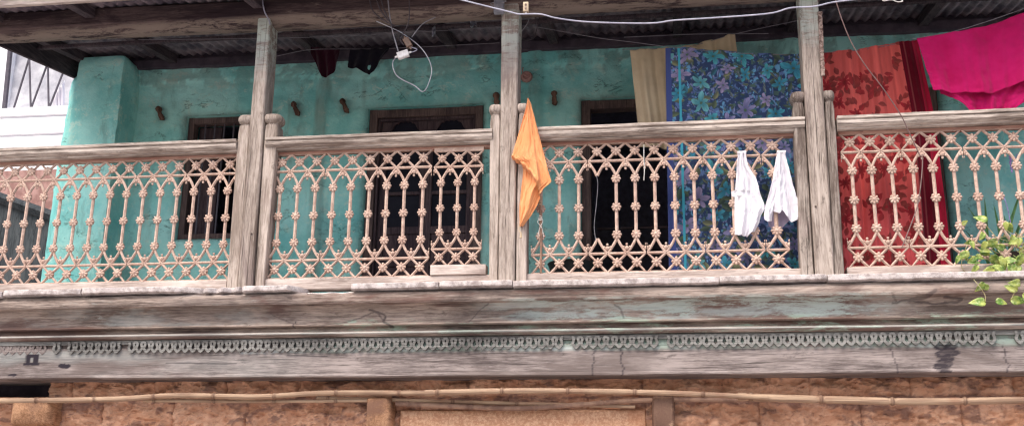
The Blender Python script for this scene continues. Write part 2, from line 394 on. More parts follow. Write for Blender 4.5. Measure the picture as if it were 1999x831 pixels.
r1 = fbm(wx_*8, wz_*14, 3, 6); r2 = fbm(wx_*13+wz_*9, wz_*26-wx_*5, 9, 5); r3 = fbm(Xg*45, Zg*45, 11, 4)
rdg = 1-np.abs(fbm(wx_*10+4, wz_*17, 55, 5)-.5)*4
depth = bulge*(.030+.11*(r1-.4)+.07*(r2-.5)+.022*rdg+.03*vnoise(cell*3.3, C*7.7, 4))+.016*r3
joinm = np.clip(1-dj/.009, 0, 1)
ledge_shade = np.clip(1-(ztop-Zg)/.16, 0, 1)  # painted shade under the ledge at the top of each block
pit_shade = np.clip((r2*.6+r3*.2+.22*fbm(Xg*2.4, Zg*5, 31)+.12*ledge_shade-.575)*12, 0, 1); pit_shade = np.clip(pit_shade+.5*joinm*(r3 > .45), 0, 1)  # dark chips and joints, with the painted under-ledge shade mixed in
px0, px1 = U(782, 800, .15)[0], U(1262, 800, .15)[0]
px0, px1 = U(782, 800, .15)[0], U(1262, 800, .15)[0]
Yg = .23-depth
Yg = np.where((Xg > px0+.012) & (Xg < px1-.012) & (Zg < U(1000, 797, .15)[2]-.008), .24, Yg)
keepw = ~((Xg[:-1, :-1] < U(104, 760, .2)[0]) & (Zg[:-1, :-1] > U(50, 777, .2)[2]))
b = MB().grid(np.stack([Xg, Yg, Zg], -1), keepw); b.add([(-6, .24, 0), (3.4, .24, 0), (3.4, .5, 0), (-6, .5, 0), (-6, .5, ZT), (3.4, .5, ZT)], [(2, 3, 4, 5)])
wall0 = thing('stone_wall', 'rough stone ground floor wall washed in terracotta orange under the balcony', 'stone wall', (0, .3, 0))
att = np.concatenate([pit_shade.ravel(), np.zeros(6)])
hz = U(50, 777, .2)[2]; hx = U(104, 760, .2)[0]
MB().add([(-6, .2, hz), (hx, .2, hz), (hx, .2, ZT), (-6, .2, ZT), (-6, .48, hz), (hx, .48, hz), (hx, .48, ZT), (-6, .48, ZT)], [(0, 1, 5, 4), (1, 2, 6, 5), (4, 5, 6, 7)]).build('dark_recess', 'plate', wall0, smooth=False)
b.build('stonework', 'stone', wall0, recalc=False, attrs={'pit_shade': att}, ang=60)
# plaster infill over the opening
p = MB(); xs2 = np.arange(px0, px1, .008); zs2 = np.arange(1.95, U(1000, 797, .15)[2], .008); a2, c2 = np.meshgrid(xs2, zs2, indexing='ij')
e = np.minimum(np.minimum(a2-px0, px1-a2), zs2[-1]-c2)
yy = .128-.010*fbm(a2*40, c2*40, 2)+.010*np.exp(-e/.012)+.012*(e < .004)
p.grid(np.stack([a2, yy, c2], -1)); l = p.build('plaster_infill', 'stipple', wall0, recalc=False, solid=0)

# corbels
def corbel(pts, yf, mat, label, wtop, hh):
    t = thing('corbel', label, 'corbel', tuple(pts), 'corbels sticking out of the stone wall')
    x, y, z = pts; b = MB()
    n = 14; P = []
    for i in range(n+1):
        f = i/n; yy = yf+(0.3-yf)*f; k = .80+.20*min(1, f*5)**.5
        zb = z-hh*(k-.12*math.sin(f*2)); zt = z-.014*(1-min(1, f*6)); w = wtop*.5*k; c = .012
        ring = [(x-w+c, zb), (x+w-c, zb), (x+w, zb+c), (x+w, zt-c), (x+w-c, zt), (x-w+c, zt), (x-w, zt-c), (x-w, zb+c)]
        P.append([(a+.004*rnd.uniform(-1, 1), yy, c_+.004*rnd.uniform(-1, 1)) for a, c_ in ring])
    V = np.array(P).reshape(-1, 3); k8 = 8
    f = [(i*8+j, i*8+(j+1) % 8, (i+1)*8+(j+1) % 8, (i+1)*8+j) for i in range(n) for j in range(8)]+[tuple(range(8))[::-1], tuple(range(n*8, n*8+8))]
    b.add(V, f); b.build('corbel_block', mat, t, ang=50)
pc = U(738, 772, .0); corbel((pc[0], .1, pc[2]), .0, 'corbel', 'stippled ochre corbel nearest the middle of the stone wall, under the bamboo', .165, .24)
pc = U(1294, 771, .0); corbel((pc[0], .1, pc[2]), .0, 'graycorbel', 'grey brown flaking corbel at the right end of the ochre plaster infill', .14, .24)
pc = U(40, 775, -.06); corbel((pc[0]+.05, .1, pc[2]), -.02, 'corbel', 'wide rounded orange corbel at the far left of the stone wall', .30, .19)

# bamboo poles
def bamboo(px, Ys, r, label, mat='bamboo'):
    Ys = [y+.08 for y in Ys]
    pts = np.array([U(x, y, Y) for (x, y), Y in zip(px, Ys)]); c = pts.mean(0)
    q = catmull(pts, 12); d = np.r_[0, np.cumsum(np.linalg.norm(np.diff(q, axis=0), axis=1))]
    n = 420; dd = np.linspace(0, d[-1], n); q = np.stack([np.interp(dd, d, q[:, i]) for i in range(3)], 1)
    node = np.abs(((dd+.13)/.42) % 1-.5)*.42; rr = r*(1+.24*np.exp(-(node/.008)**2)-.12*np.exp(-((node-.018)/.008)**2))
    t = MB(); t.tube(q, rr*np.linspace(1.08, .88, n), 10); o = t.build('bamboo_pole', mat, base=tuple(c), attrs={'node': np.repeat(np.exp(-(np.abs(node-.006)/.006)**2)*.8+.35*np.clip((fbm(dd*3, dd*0, int(abs(c[0])*50))-.5)*6, 0, 1), 10)})
    tag(o, label, 'bamboo pole', 'bamboo poles lashed along the stone wall')
bamboo([(-60, 781), (56, 781), (228, 778), (347, 771), (500, 773.5), (640, 766), (836, 766), (1000, 762)], [-.09]*8, .018, 'bamboo pole starting at the far left corbel and rising to the middle')
bamboo([(830, 766), (1000, 762), (1163, 763), (1322, 767), (1500, 775)], [-.115]*5, .018, 'bamboo pole crossing above the right hand grey corbel')
bamboo([(1440, 773), (1500, 776), (1650, 780), (1790, 783), (2080, 779)], [-.08]*5, .023, 'thick bamboo pole at the far right of the stone wall')
bamboo([(280, 781), (406, 782), (500, 782.5), (640, 782), (722, 781)], [-.05]*5, .012, 'thin lower bamboo pole running left from the middle corbel')
bamboo([(618, 776), (722, 779), (762, 780), (895, 784), (1100, 789), (1240, 793)], [-.005]*6, .013, 'slanting bamboo pole tucked behind the middle corbel', 'bamboo')
bamboo([(773, 787), (1000, 796), (1130, 789), (1268, 780), (1500, 780)], [-.02]*5, .016, 'grey brown sagging bamboo pole between the two corbels', 'oldbamboo')

# ------------------------------------------------------------------ lintel beam with carved trim
XL, XR = -6.2, 3.6
xs = np.arange(XL, XR, .010)
Zp = lambda py, Y: U(1000, py, Y)[2]
fy = -.055
prof = [(fy+.012, Zp(733, fy)), (fy-.004, Zp(731, fy)), (fy-.004, Zp(727, fy)), (fy+.001, Zp(725, fy))]
zlo = prof[-1][1]; ztop_b = Zp(654, fy)
prof += [(fy, z) for z in np.linspace(zlo+.004, ztop_b+.01, 56)]
prof = np.array(prof)
Xb = np.repeat(xs[:, None], len(prof), 1); Yb = np.repeat(prof[None, :, 0], len(xs), 0); Zb = np.repeat(prof[None, :, 1], len(xs), 0)
Yb = Yb+(fbm(Xb*2, Zb*4, 21)-.5)*.010; Zb = Zb+(fbm(Xb*1.5, Xb*0, 22)-.5)*.008
zt_ = Zp(658, fy-.02); zb_ = Zp(679, fy-.02)
Yb = Yb+.022*np.clip((Zb-(zb_+.42*(zt_-zb_)))/.006, 0, 1)*np.clip((Xb+4.45)/.3, 0, 1)
bm_ = MB().grid(np.stack([Xb, Yb, Zb], -1)); n0 = bm_.n
bm_.ext([(fy+.012, prof[0][1]+.002), (.30, prof[0][1]+.004), (.30, ztop_b+.02), (fy+.012, ztop_b+.02)], XL, XR, 1)
ink = np.zeros(Xb.shape); pale = np.zeros(Xb.shape)
def blob(px, py, rx, rz, k=1.6, seed=1, arr=None, s=1., freq=40):
    c = U(px, py, fy); d = np.sqrt(((Xb-c[0])/rx)**2+((Zb-c[2])/rz)**2)+(fbm(Xb*freq, Zb*freq, seed)-.5)*k
    a = ink if arr is None else arr
    np.maximum(a, s*np.clip((1-d)*6, 0, 1), out=a)
# splash stain right, dark patches left
c = U(1842, 698, fy); dxx = Xb-c[0]
wr = .030+.075*fbm(Zb*42, Zb*0+5, 8, 4)*np.clip((Zb-2.56)*14, .3, 1.3); wl = .012+.085*fbm(Zb*38, Zb*0+9, 18, 4)
st_ = np.clip(np.minimum(wr-dxx, wl+dxx)*90, 0, 1)*np.clip((2.735-Zb)*60, 0, 1)*(.7+.3*np.clip((fbm(Xb*28, Zb*120, 44)-.38)*9, 0, 1))
np.maximum(ink, .92*st_, out=ink)
blob(126, 714, .045, .018, .9, 5); blob(25, 731, .035, .010, .7, 6)
c = U(62, 701, fy)
for dx, w, h, dz in ((-.027, .020, .040, 0), (.030, .020, .040, 0), (0, .050, .014, .024), (-.030, .032, .010, -.032), (.030, .032, .010, -.032)):
    d = np.maximum(np.abs(Xb-c[0]-dx)/w, np.abs(Zb-c[2]-dz)/h)+(fbm(Xb*70, Zb*70, 2)-.5)*.3; np.maximum(ink, np.clip((1-d)*5, 0, 1), out=ink)
for px_, s in ((1158, .7), (1216, .8), (1745, .6), (1965, .7)):   # crooked cracks
    cx = U(px_, 700, fy)[0]; ln = np.abs(Xb-cx-.03*(fbm(Zb*22, Zb*0, px_)-.5)*2-(.1*(Zb-2.65) if px_ < 1300 else -.1*(Zb-2.65)))
    np.maximum(ink, s*np.clip((.007-ln)*200, 0, 1)*np.clip((2.72-Zb)*60, 0, 1), out=ink)
for (xa, xb_, py) in ((322, 462, 709), (560, 640, 694)):
    A = U(xa, py, fy); B_ = U(xb_, py, fy); ln = np.abs(Zb-A[2]-.004*np.sin(Xb*9)); np.maximum(ink, .7*np.clip((.005-ln)*300, 0, 1)*(Xb > A[0])*(Xb < B_[0]), out=ink)
zf = Zp(680, fy)
pl = np.clip(1-np.abs(Zb-zf-.012*(fbm(Xb*6, Xb*0, 9)-.5))/.020, 0, 1)*np.clip((fbm(Xb*14, Zb*30, 77)-.47)*14, 0, 1)*np.clip((fbm(Xb*1.3, Xb*0, 12)-.40)*8, 0, 1)*(Xb > -2.9)
pale = np.maximum(pale, pl*.9)
pale = np.maximum(pale, .40*np.clip((fbm(Xb*1.6, Zb*7, 91)-.36)*3.5, 0, 1)*np.clip((-2.2-Xb)/1.6, 0, 1)*np.clip((2.75-Zb)*40, 0, 1))
lb = thing('lintel_beam', 'long grey purple timber beam with a carved hanging trim, just above the stone wall', 'beam', (-1, 0, 2.65))
bm_.build('beam_face', 'beam', lb, attrs={'ink': np.r_[ink.ravel(), np.zeros(bm_.n-n0)], 'pale': np.r_[pale.ravel(), np.zeros(bm_.n-n0)]}, ang=40, recalc=True)
# carved trim: a serpentine ribbon, its lower bends pointed
zt_ = Zp(658, fy-.02); zb_ = Zp(679, fy-.02); pitch = .0545; H = zt_-zb_
def ribbon_mesh(x0, nrep):
    b = MB(); pts = []
    base = [(0, .96), (.14, .95), (.235, .84), (.235, .70), (.17, .56), (.135, .42), (.17, .27), (.30, .17), (.5, .0)]
    one = base+[(1-x, z) for x, z in base[::-1][1:]]
    for i in range(nrep):
        for j, (x, z) in enumerate(one):
            if i and j == 0: continue
            pts.append((x0+(i+x)*pitch, fy-.020, zb_+H*z))
    P = np.array(pts); P = catmull(P, 2)
    T = np.gradient(P, axis=0); T /= np.linalg.norm(T, axis=1)[:, None]; N = np.stack([-T[:, 2], 0*T[:, 0], T[:, 0]], 1); w = .0084
    A = P+N*w; B = P-N*w; f = .018
    V = np.concatenate([A+[0, f, 0], A, B, B+[0, f, 0]]); n = len(P)
    fc = [(k*n+i, k*n+i+1, (k+1)*n+i+1, (k+1)*n+i) for k in range(3) for i in range(n-1)]
    b.add(V, fc); return b
start = U(107, 668, fy)[0]; ix = lambda px_: int(round((U(px_, 668, fy)[0]-start)/pitch))
n1, n2, n3 = ix(1287), ix(1098), ix(1948)
segs = [(0, 1), (2, 7), (10, n2-10), (n2+1, n1-n2-1), (n1+1, n3-n1-1), (n3+2, 22)]
tr = MB()
for i0_, k in segs:
    r = ribbon_mesh(start+i0_*pitch, k); tr.add(r.v[0], r.f)
tr.build('carved_trim', 'fret', lb, recalc=True)
tr = MB(); r = ribbon_mesh(start-18*pitch, 17); r.v[0][:, 1] += .016; tr.add(r.v[0], r.f); tr.build('worn_trim', 'beam', lb, recalc=True)
tb = MB().ext([(fy-.010, zt_-.016), (fy-.010, zt_+.012), (fy+.01, zt_+.012), (fy+.01, zt_-.016)], XL, XR, 30)
tb.build('trim_fillet', 'fret', lb)

# ------------------------------------------------------------------ cornice
cp = [(-.05, 655), (-.085, 653), (-.10, 649), (-.107, 646), (-.10, 643), (-.062, 642), (-.058, 634), (-.098, 632), (-.108, 629.5), (-.104, 626.5),
      (-.084, 625.5), (-.078, 620), (-.080, 612), (-.090, 604), (-.108, 597), (-.134, 591), (-.150, 589.5), (-.152, 588), (-.176, 586.5), (-.182, 582), (-.182, 573), (-.172, 567)]
prof = np.array([(Y, Zp(py, Y)) for Y, py in cp])
t = np.r_[0, np.cumsum(np.linalg.norm(np.diff(prof, axis=0), axis=1))]
tt = np.unique(np.concatenate([t, np.linspace(0, t[-1], 80)])); prof = np.stack([np.interp(tt, t, prof[:, i]) for i in range(2)], 1)
xs = np.arange(XL, XR, .0065)
Xc = np.repeat(xs[:, None], len(prof), 1); Yc = np.repeat(prof[None, :, 0], len(xs), 0)+(fbm(Xc*1.7, Xc*0, 33)-.5)*.012; Zc = np.repeat(prof[None, :, 1], len(xs), 0)+(fbm(Xc*1.1, Xc*0, 34)-.5)*.007
Yc += (fbm(Xc*25, Zc*60, 35)-.5)*.003
ci = np.zeros(Xc.shape); cpale = np.zeros(Xc.shape)
def crackline(px_pts, s=.55, w=.0022):
    P = catmull(np.array([[U(a, b_+(a-1000)*.004, -.11)[0], 0, np.interp(b_, [q_[1] for q_ in cp][::-1], [Zp(q_[1], q_[0]) for q_ in cp][::-1])] for a, b_ in px_pts]), 60)
    P[:, 2] += .016*(fbm(P[:, 0]*22, P[:, 2]*22, 6, 4)-.5); P[:, 0] += .016*(fbm(P[:, 0]*22+9, P[:, 2]*22, 7, 4)-.5)
    ww = w*np.clip(2.2*fbm(P[:, 0]*9, P[:, 2]*9, 13)-.1, .2, 2)
    for p_, w in zip(P, ww):
        i0, i1 = np.searchsorted(xs, [p_[0]-.03, p_[0]+.03]); sl = slice(i0, i1)
        d = np.hypot(Xc[sl]-p_[0], (Zc[sl]-p_[2])); np.maximum(ci[sl], s*np.clip((w+.0045-d)/.004, 0, 1), out=ci[sl])
crackline([(527, 604), (545, 615), (580, 626), (640, 628), (690, 620), (722, 607), (735, 605), (745, 620), (760, 632)])
crackline([(722, 600), (740, 606), (750, 615), (748, 625), (765, 633)], .65, .004); crackline([(575, 622), (572, 632)], .8)
crackline([(955, 590), (940, 600), (925, 615), (910, 628)], .6); crackline([(1745, 603), (1775, 599), (1830, 605), (1870, 601)], .6)
crackline([(1738, 585), (1752, 598), (1745, 605)], .4); crackline([(1822, 580), (1810, 590), (1790, 594), (1778, 598)], .5, .006)
crackline([(1845, 592), (1880, 597), (1870, 602), (1848, 604)], .6, .006); crackline([(1200, 597), (1210, 605), (1216, 624)], .5)
stn = np.clip((fbm(Xc*1.6, Zc*6, 61)-.54)*7, 0, 1)*.35; ci = np.maximum(ci, stn)
zc0 = Zp(627, -.1); zc1 = Zp(590, -.14)
cpale = .62*np.clip((fbm(Xc*2.2, Zc*16, 62)*.75+.25*fbm(Xc*22, Zc*70, 63)-.47)*7, 0, 1)*(Zc > zc0)*(Zc < zc1)*(np.clip((Xc+1.3)*4, 0, 1)*np.clip((1.5-Xc)*1.5, 0, 1)+.5*np.clip((Xc+4.4)*2, 0, 1)*np.clip((-2.5-Xc)*2, 0, 1))
bead = np.exp(-((Zc-Zp(645, -.104))/.006)**2)*.55; cpale = np.maximum(cpale, bead)
co = thing('cornice', 'moulded brown timber cornice with flaking mint paint along the balcony edge', 'cornice', (-1, 0, 2.95))
b = MB().grid(np.stack([Xc, Yc, Zc], -1)); n0 = b.n
b.ext([(-.035, prof[0][1]-.002), (.02, prof[0][1]-.002), (.02, 3.045), (-.035, 3.045)], XL, XR, 1)
b.build('cornice_moulding', 'cornice', co, attrs={'ink': np.r_[ci.ravel(), np.zeros(b.n-n0)], 'pale': np.r_[cpale.ravel(), np.zeros(b.n-n0)]}, ang=40)
# bed of mortar and timber under the slabs
xa_, xb_ = U(600, 570, -.15)[0], U(684, 570, -.15)[0]; b = MB()
for a_, b__, fy_ in ((XL, xa_, -.15), (xa_+.002, xb_-.002, -.05), (xb_, XR, -.15)): b.ext([(fy_, 3.045), (fy_, 3.088), (.03, 3.088), (.03, 3.045)], a_, b__, 120, 0, .006, 5)
b.build('mortar_bed', 'lowrail', co, ang=60)

# ------------------------------------------------------------------ coping slabs
def slab(xa, xb, label, front=None, yz=None, th=.040, dz=0., tilt=0.):
    x0 = U(xa, 570, -.2)[0]; x1 = U(xb, 570, -.2)[0]; zc = 3.135
    n = max(6, int((x1-x0)/.012)); X = np.linspace(x0, x1, n+1); b = MB(); R = []
    sd_ = int(xa)+3
    for i, xx in enumerate(X):
        fr = -.205+(front(xx) if front else 0)+.007*(fbm(xx*9, 0, sd_)-.5)*2; zt = zc+dz+tilt*(i/n)+.003*(fbm(xx*8, 1, sd_)-.5)
        tk = th*(1+.22*(fbm(xx*10, 3, sd_)-.5)); e = .012*(max(0, 1-min(i, n-i)/2.))
        ring = [(fr+e, zt-tk+.006), (fr-.002+e, zt-tk*.6), (fr+e, zt-.005), (fr+.006+e, zt), (.05, zt), (.05, zt-tk), (fr+.02, zt-tk-.002*rnd.random())]
        R.append([(xx, y+.0007*rnd.uniform(-1, 1), z+.0005*rnd.uniform(-1, 1)) for y, z in ring])
    k = 7; f = [(i*k+j, i*k+(j+1) % k, (i+1)*k+(j+1) % k, (i+1)*k+j) for i in range(n) for j in range(k)]+[tuple(range(k))[::-1], tuple(range(n*k, n*k+k))]
    b.add(np.array(R), f); c = ((x0+x1)/2, 0, 3.1)
    tag(b.build('coping_slab', 'slab', base=c, ang=30), label, 'stone slab', 'stone slabs along the balcony edge')
slab(-300, 3, 'dark cracked slab end at the very left of the balcony edge', dz=-.008)
slab(6, 156, 'narrow slab at the far left of the balcony edge', dz=.002)
slab(159, 387, 'slab with a broken tapering right end below the left balustrade', front=lambda x: .10*max(0, (x-U(330, 570, -.2)[0])/.25)**1.5, th=.042, dz=.006)
slab(388, 470, 'small crumbling slab left of the first post', front=lambda x: .045+.02*math.sin(x*60), th=.036)
slab(472, 585, 'slab under the first post with its right corner broken off', front=lambda x: .14*max(0, (x-U(560, 570, -.2)[0])/.10)**1.2, th=.040)
slab(585, 684, 'recessed splintered slab piece in the dark notch of the balcony edge', front=lambda x: .12+.01*math.sin(x*40), th=.014, dz=-.03)
slab(684, 855, 'slab starting right of the dark notch below the second balustrade', dz=.003)
slab(857, 999, 'slab just left of and under the second post', dz=.005)
slab(1001, 1404, 'longest slab, between the second post and the white garments')
slab(1406, 1616, 'slab reaching under the third post from the left', dz=.004, th=.038)
slab(1618, 2300, 'slab at the far right, below the pothos plant', dz=.002, th=.042)

# ------------------------------------------------------------------ posts
def post(xl_t, xr_t, xl_b, xr_b, sl, sr, label, rust=False, zt=5.3, fz=0., mats=('postgreen', 'postside')):
    """shaft edges at the top / bottom, outer edges of the side posts"""
    xc = (xl_b+xr_b)/2; t = thing('balcony_post', label, 'post', (xc, 0, 3.13), 'timber posts of the balcony')
    n = 40; b = MB(); Z = np.linspace(3.13, zt, n+1); R = []; y0, y1 = -.098, .075; sd_ = int(abs(xc)*100)
    for z in Z:
        f = (z-3.13)/(zt-3.13); a = xl_b+(xl_t-xl_b)*f; c_ = xr_b+(xr_t-xr_b)*f; c = .009
        w = .003*(fbm(z*4, 0, sd_)-.5)*2
        ring = [(a+c, y0), (c_-c, y0), (c_, y0+c), (c_, y1-c), (c_-c, y1), (a+c, y1), (a, y1-c), (a, y0+c)]
        R.append([(p[0]+w, p[1]+w, z) for p in ring])
    b.add(np.array(R), [(i*8+j, i*8+(j+1) % 8, (i+1)*8+(j+1) % 8, (i+1)*8+j) for i in range(n) for j in range(8)]+[tuple(range(8))[::-1], tuple(range(n*8, n*8+8))])
    b.build('shaft', mats[0], t)
    for s_, (o_t, o_b) in ((-1, sl), (1, sr)):
        sb = MB(); R = []; n2 = 24; zt2 = 4.315+fz
        for i in range(n2+1):
            z = 3.13+(zt2-3.13)*i/n2; f = i/n2*(zt2-3.13)/(zt-3.13)
            inn = (xl_b+(xl_t-xl_b)*f-.006) if s_ < 0 else (xr_b+(xr_t-xr_b)*f+.006)
            out = o_b+(o_t-o_b)*(i/n2); a, c_ = (out, inn) if s_ < 0 else (inn, out)
            if i == n2: a += .006; c_ -= .006
            c = .006; w = .002*(fbm(z*5, 3, sd_+s_)-.5)*2; yy0 = -.074; yy1 = .05
            ring = [(a+c, yy0), (c_-c, yy0), (c_, yy0+c), (c_, yy1-c), (c_-c, yy1), (a+c, yy1), (a, yy1-c), (a, yy0+c)]
            R.append([(p[0]+w, p[1], z) for p in ring])
        sb.add(np.array(R), [(i*8+j, i*8+(j+1) % 8, (i+1)*8+(j+1) % 8, (i+1)*8+j) for i in range(n2) for j in range(8)]+[tuple(range(8))[::-1], tuple(range(n2*8, n2*8+8))])
        sp = sb.build('side_post', mats[1], t)
        # cushion finial
        fzz = zt2; inn = (xl_b+(xl_t-xl_b)*.55) if s_ < 0 else (xr_b+(xr_t-xr_b)*.55)
        cxx = (inn+o_t)/2; w = abs(inn-o_t)/2
        fb = MB(); fb.lathe([((w*.9, .055), -.001), ((w*.86, .052), .012), ((w*.96, .060), .018), ((w*1.20, .072), .028), ((w*1.32, .078), .042), ((w*1.32, .078), .060), ((w*1.15, .070), .076), ((w*.75, .045), .086), ((w*.3, .020), .090)],
                            (cxx, -.014, fzz), 2, 28, 3.2)
        o = fb.build('finial', mats[1], None, ang=50, base=(0, 0, 0)); o.parent = sp; o.location = (-xc, 0, -3.13)
    nb = MB(); q = U(*((0, 0)), 0)
    return t
def X0(px, py, Y=-.08): return U(px, py, Y)[0]
p1 = post(X0(504, 50), X0(520.5, 100)+.012, X0(465, 560), X0(494, 560), (X0(464, 260), X0(441, 560)), (X0(541, 260), X0(513, 560)), 'post left of centre, pale at its top, beside the barred window')
p2 = post(X0(979, 60), X0(1013, 60), X0(973, 560), X0(1004, 560), (X0(956, 235), X0(954, 555)), (X0(1029, 230), X0(1027, 555)), 'middle post with the orange flag tied beside it')
p3 = post(X0(1561, 30), X0(1601, 60), X0(1592, 545), X0(1629, 545), (X0(1549, 215), X0(1565, 545)), (X0(1629, 210), X0(1650, 545)), 'wide cracked post between the blue and the red floral sheets', mats=('postgreen', 'post'))
# nail on first post
for px_, py_ in ((491, 456), (1592, 403)):
    q = U(px_, py_, -.099); nb = MB().lathe([(.006, 0), (.007, -.004), (.003, -.007)], q, 1, 10)
    par = p1 if px_ < 1000 else p3
    nb.build('nail', 'nail', par)
# rusty strip on third post
q0 = U(1600, 24, -.10); q1 = U(1606, 150, -.09)
rb = MB(); n = 40
R = []
for i in range(n+1):
    f = i/n; p_ = q0*(1-f)+q1*f; w = .013+.002*rnd.uniform(-1, 1)
    R.append([(p_[0]-w+.002, -.110, p_[2]), (p_[0]+w+.003*rnd.uniform(-1, 1), -.110, p_[2]), (p_[0]+w, -.099, p_[2]), (p_[0]-w, -.099, p_[2])])
rb.add(np.array(R), [(i*4+j, i*4+(j+1) % 4, (i+1)*4+(j+1) % 4, (i+1)*4+j) for i in range(n) for j in range(4)]+[(3, 2, 1, 0), tuple(range(n*4, n*4+4))])
tag(rb.build('rusty_strip', 'rust', base=tuple((q0+q1)/2), smooth=False), 'narrow rusty flaking metal strip fixed to the top of the third post', 'metal strip')

# ------------------------------------------------------------------ cast iron panels
CW = .1263; ZB, ZBAR0, ZBAR1, ZTOP = 0.0, .130, .768, .893     # local heights above 3.22
ZF = [.068, .256, .444, .640, .834]                             # rosette rows
fb0 = ZF[1]; f_mid = ZF[2]; ft = ZF[3]
def rosette(b, x, z, R=.0335, y=-.010, pet=8):
    k = 48; V = [(x, y-.013, z)]
    for rr, hh in ((.16, .013), (.26, .009), (.33, .006), (.42, .0065), (.70, .0085), (.93, .006), (1., -.002)):
        for j in range(k):
            th = 2*math.pi*j/k; pm = abs(math.cos(pet*th/2)); rad = R*rr*(1-(.34*(1-pm**.55) if rr > .6 else 0)); h = hh-(.0065*(1-pm**.7) if rr > .35 else 0)
            V.append((x+rad*math.cos(th), y-h, z+rad*math.sin(th)))
    f = [(0, 1+j, 1+(j+1) % k) for j in range(k)]
    for i in range(6): f += [(1+i*k+j, 1+(i+1)*k+j, 1+(i+1)*k+(j+1) % k, 1+i*k+(j+1) % k) for j in range(k)]
    V += [(x+R*.8*math.cos(2*math.pi*j/k), .004, z+R*.8*math.sin(2*math.pi*j/k)) for j in range(k)]
    f += [(1+6*k+j, 1+7*k+j, 1+7*k+(j+1) % k, 1+6*k+(j+1) % k) for j in range(k)]
    f.append(tuple(1+7*k+j for j in range(k))); b.add(V, f)
def ball(b, x, z, r, y=-.006):
    b.lathe([(r*.1, .5*r), (r*.95, .3*r), (r, 0), (r*.85, -.4*r), (r*.5, -.65*r), (r*.1, -.72*r)], (x, y, z), 1, 12)
def strip(b, P, w):
    """flat cast bar with a raised ridge along the polyline P of (x, z)"""
    P = np.array(P, float); n = len(P); T = np.gradient(P, axis=0); T /= np.linalg.norm(T, axis=1)[:, None]; N = np.stack([-T[:, 1], T[:, 0]], 1)
    sec = [(-w, .005), (-w, -.004), (-w*.55, -.0065), (-w*.3, -.0105), (w*.3, -.0105), (w*.55, -.0065), (w, -.004), (w, .005)]; k = 8
    V = [(P[i, 0]+N[i, 0]*a, c, P[i, 1]+N[i, 1]*a) for i in range(n) for a, c in sec]
    f = [(i*k+j, i*k+(j+1) % k, (i+1)*k+(j+1) % k, (i+1)*k+j) for i in range(n-1) for j in range(k)]+[tuple(range(k))[::-1], tuple(range((n-1)*k, n*k))]
    b.add(V, f)
def bar(b, p, q, w=.0080): strip(b, [p, q], w)
def arc(b, p, c, q, w=.0085):
    strip(b, [((1-t)**2*p[0]+2*t*(1-t)*c[0]+t*t*q[0], (1-t)**2*p[1]+2*t*(1-t)*c[1]+t*t*q[1]) for t in np.linspace(0, 1, 9)], w)
def trefoil(b, x, z, s):
    """small boss with three lobes; s=+1 lobes up, -1 lobes down"""
    ball(b, x, z, .0150); ball(b, x, z, .0060, -.015)
    ball(b, x, z+s*.025, .0085); ball(b, x-.020, z+s*.008, .0080); ball(b, x+.020, z+s*.008, .0080)
def lattice(n, up):
    b = MB(); L = n*CW; za, zb, zc, zd = (ZTOP, ZBAR1, ft+.024, ZF[4]) if up else (ZB, ZBAR0, fb0-.024, ZF[0])
    s = 1 if up else -1
    b.box(0, L, -.007, .007, za, za+.010) if not up else b.box(0, L, -.010, .007, za-.006, za+.026)
    strip(b, [(0, zb), (L, zb)], .0082)
    for i in range(n):
        xc = (i+.5)*CW; xl = i*CW; xr = xl+CW
        rosette(b, xc, zd)
        for x_ in (xl, xr):
            bar(b, (xc, zd), (x_, za)); bar(b, (xc, zd), (x_, zb))
            dx = x_-xc; arc(b, (x_, zb), (xc+dx*.30, zb-s*.056), (xc+dx*.04, zc))
    for i in range(n+1): trefoil(b, i*CW, zb-s*.034, -s)
    for k in range(len(b.v)):
        b.v[k][:, 0] = np.clip(b.v[k][:, 0], .0018, L-.0018)
    return b
def baluster_mb():
    b = MB(); strip(b, [(0, fb0-.024), (0, ft+.024)], .0105)
    for z in (fb0, f_mid, ft): rosette(b, 0, z)
    return b
def make_mesh_obj(b, name): return b.build(name, 'iron', None, base=(0, 0, 0), ang=55)
_cache = {}
def proto(kind, n=3):
    k = (kind, n)
    if k not in _cache:
        o = make_mesh_obj(baluster_mb() if kind == 'baluster' else lattice(n, kind == 'upper_lattice'), kind)
        _cache[k] = o.data; bpy.data.objects.remove(o)
    return _cache[k]
def iron_panel(parent, x, sx=1., z0=3.218, sz=1., n=3, missing=(), tilt=0., dy=0.):
    e = bpy.data.objects.new('iron_panel', None); S.collection.objects.link(e); e.parent = parent; e.empty_display_size = .05
    e.location = (x-parent.location.x, dy-parent.location.y, z0-parent.location.z); e.scale = (sx, 1, sz); e.rotation_euler = (rnd.uniform(-.004, .004), tilt, 0)
    for kind in ('upper_lattice', 'lower_lattice'):
        o = bpy.data.objects.new(kind, proto(kind, n)); S.collection.objects.link(o); o.parent = e
    for i in range(n):
        if i in missing: continue
        o = bpy.data.objects.new('baluster', proto('baluster', 3)); S.collection.objects.link(o); o.parent = e; o.location = ((i+.5)*CW, 0, 0)
        o.rotation_euler = (0, rnd.uniform(-.006, .006), 0)
    return e
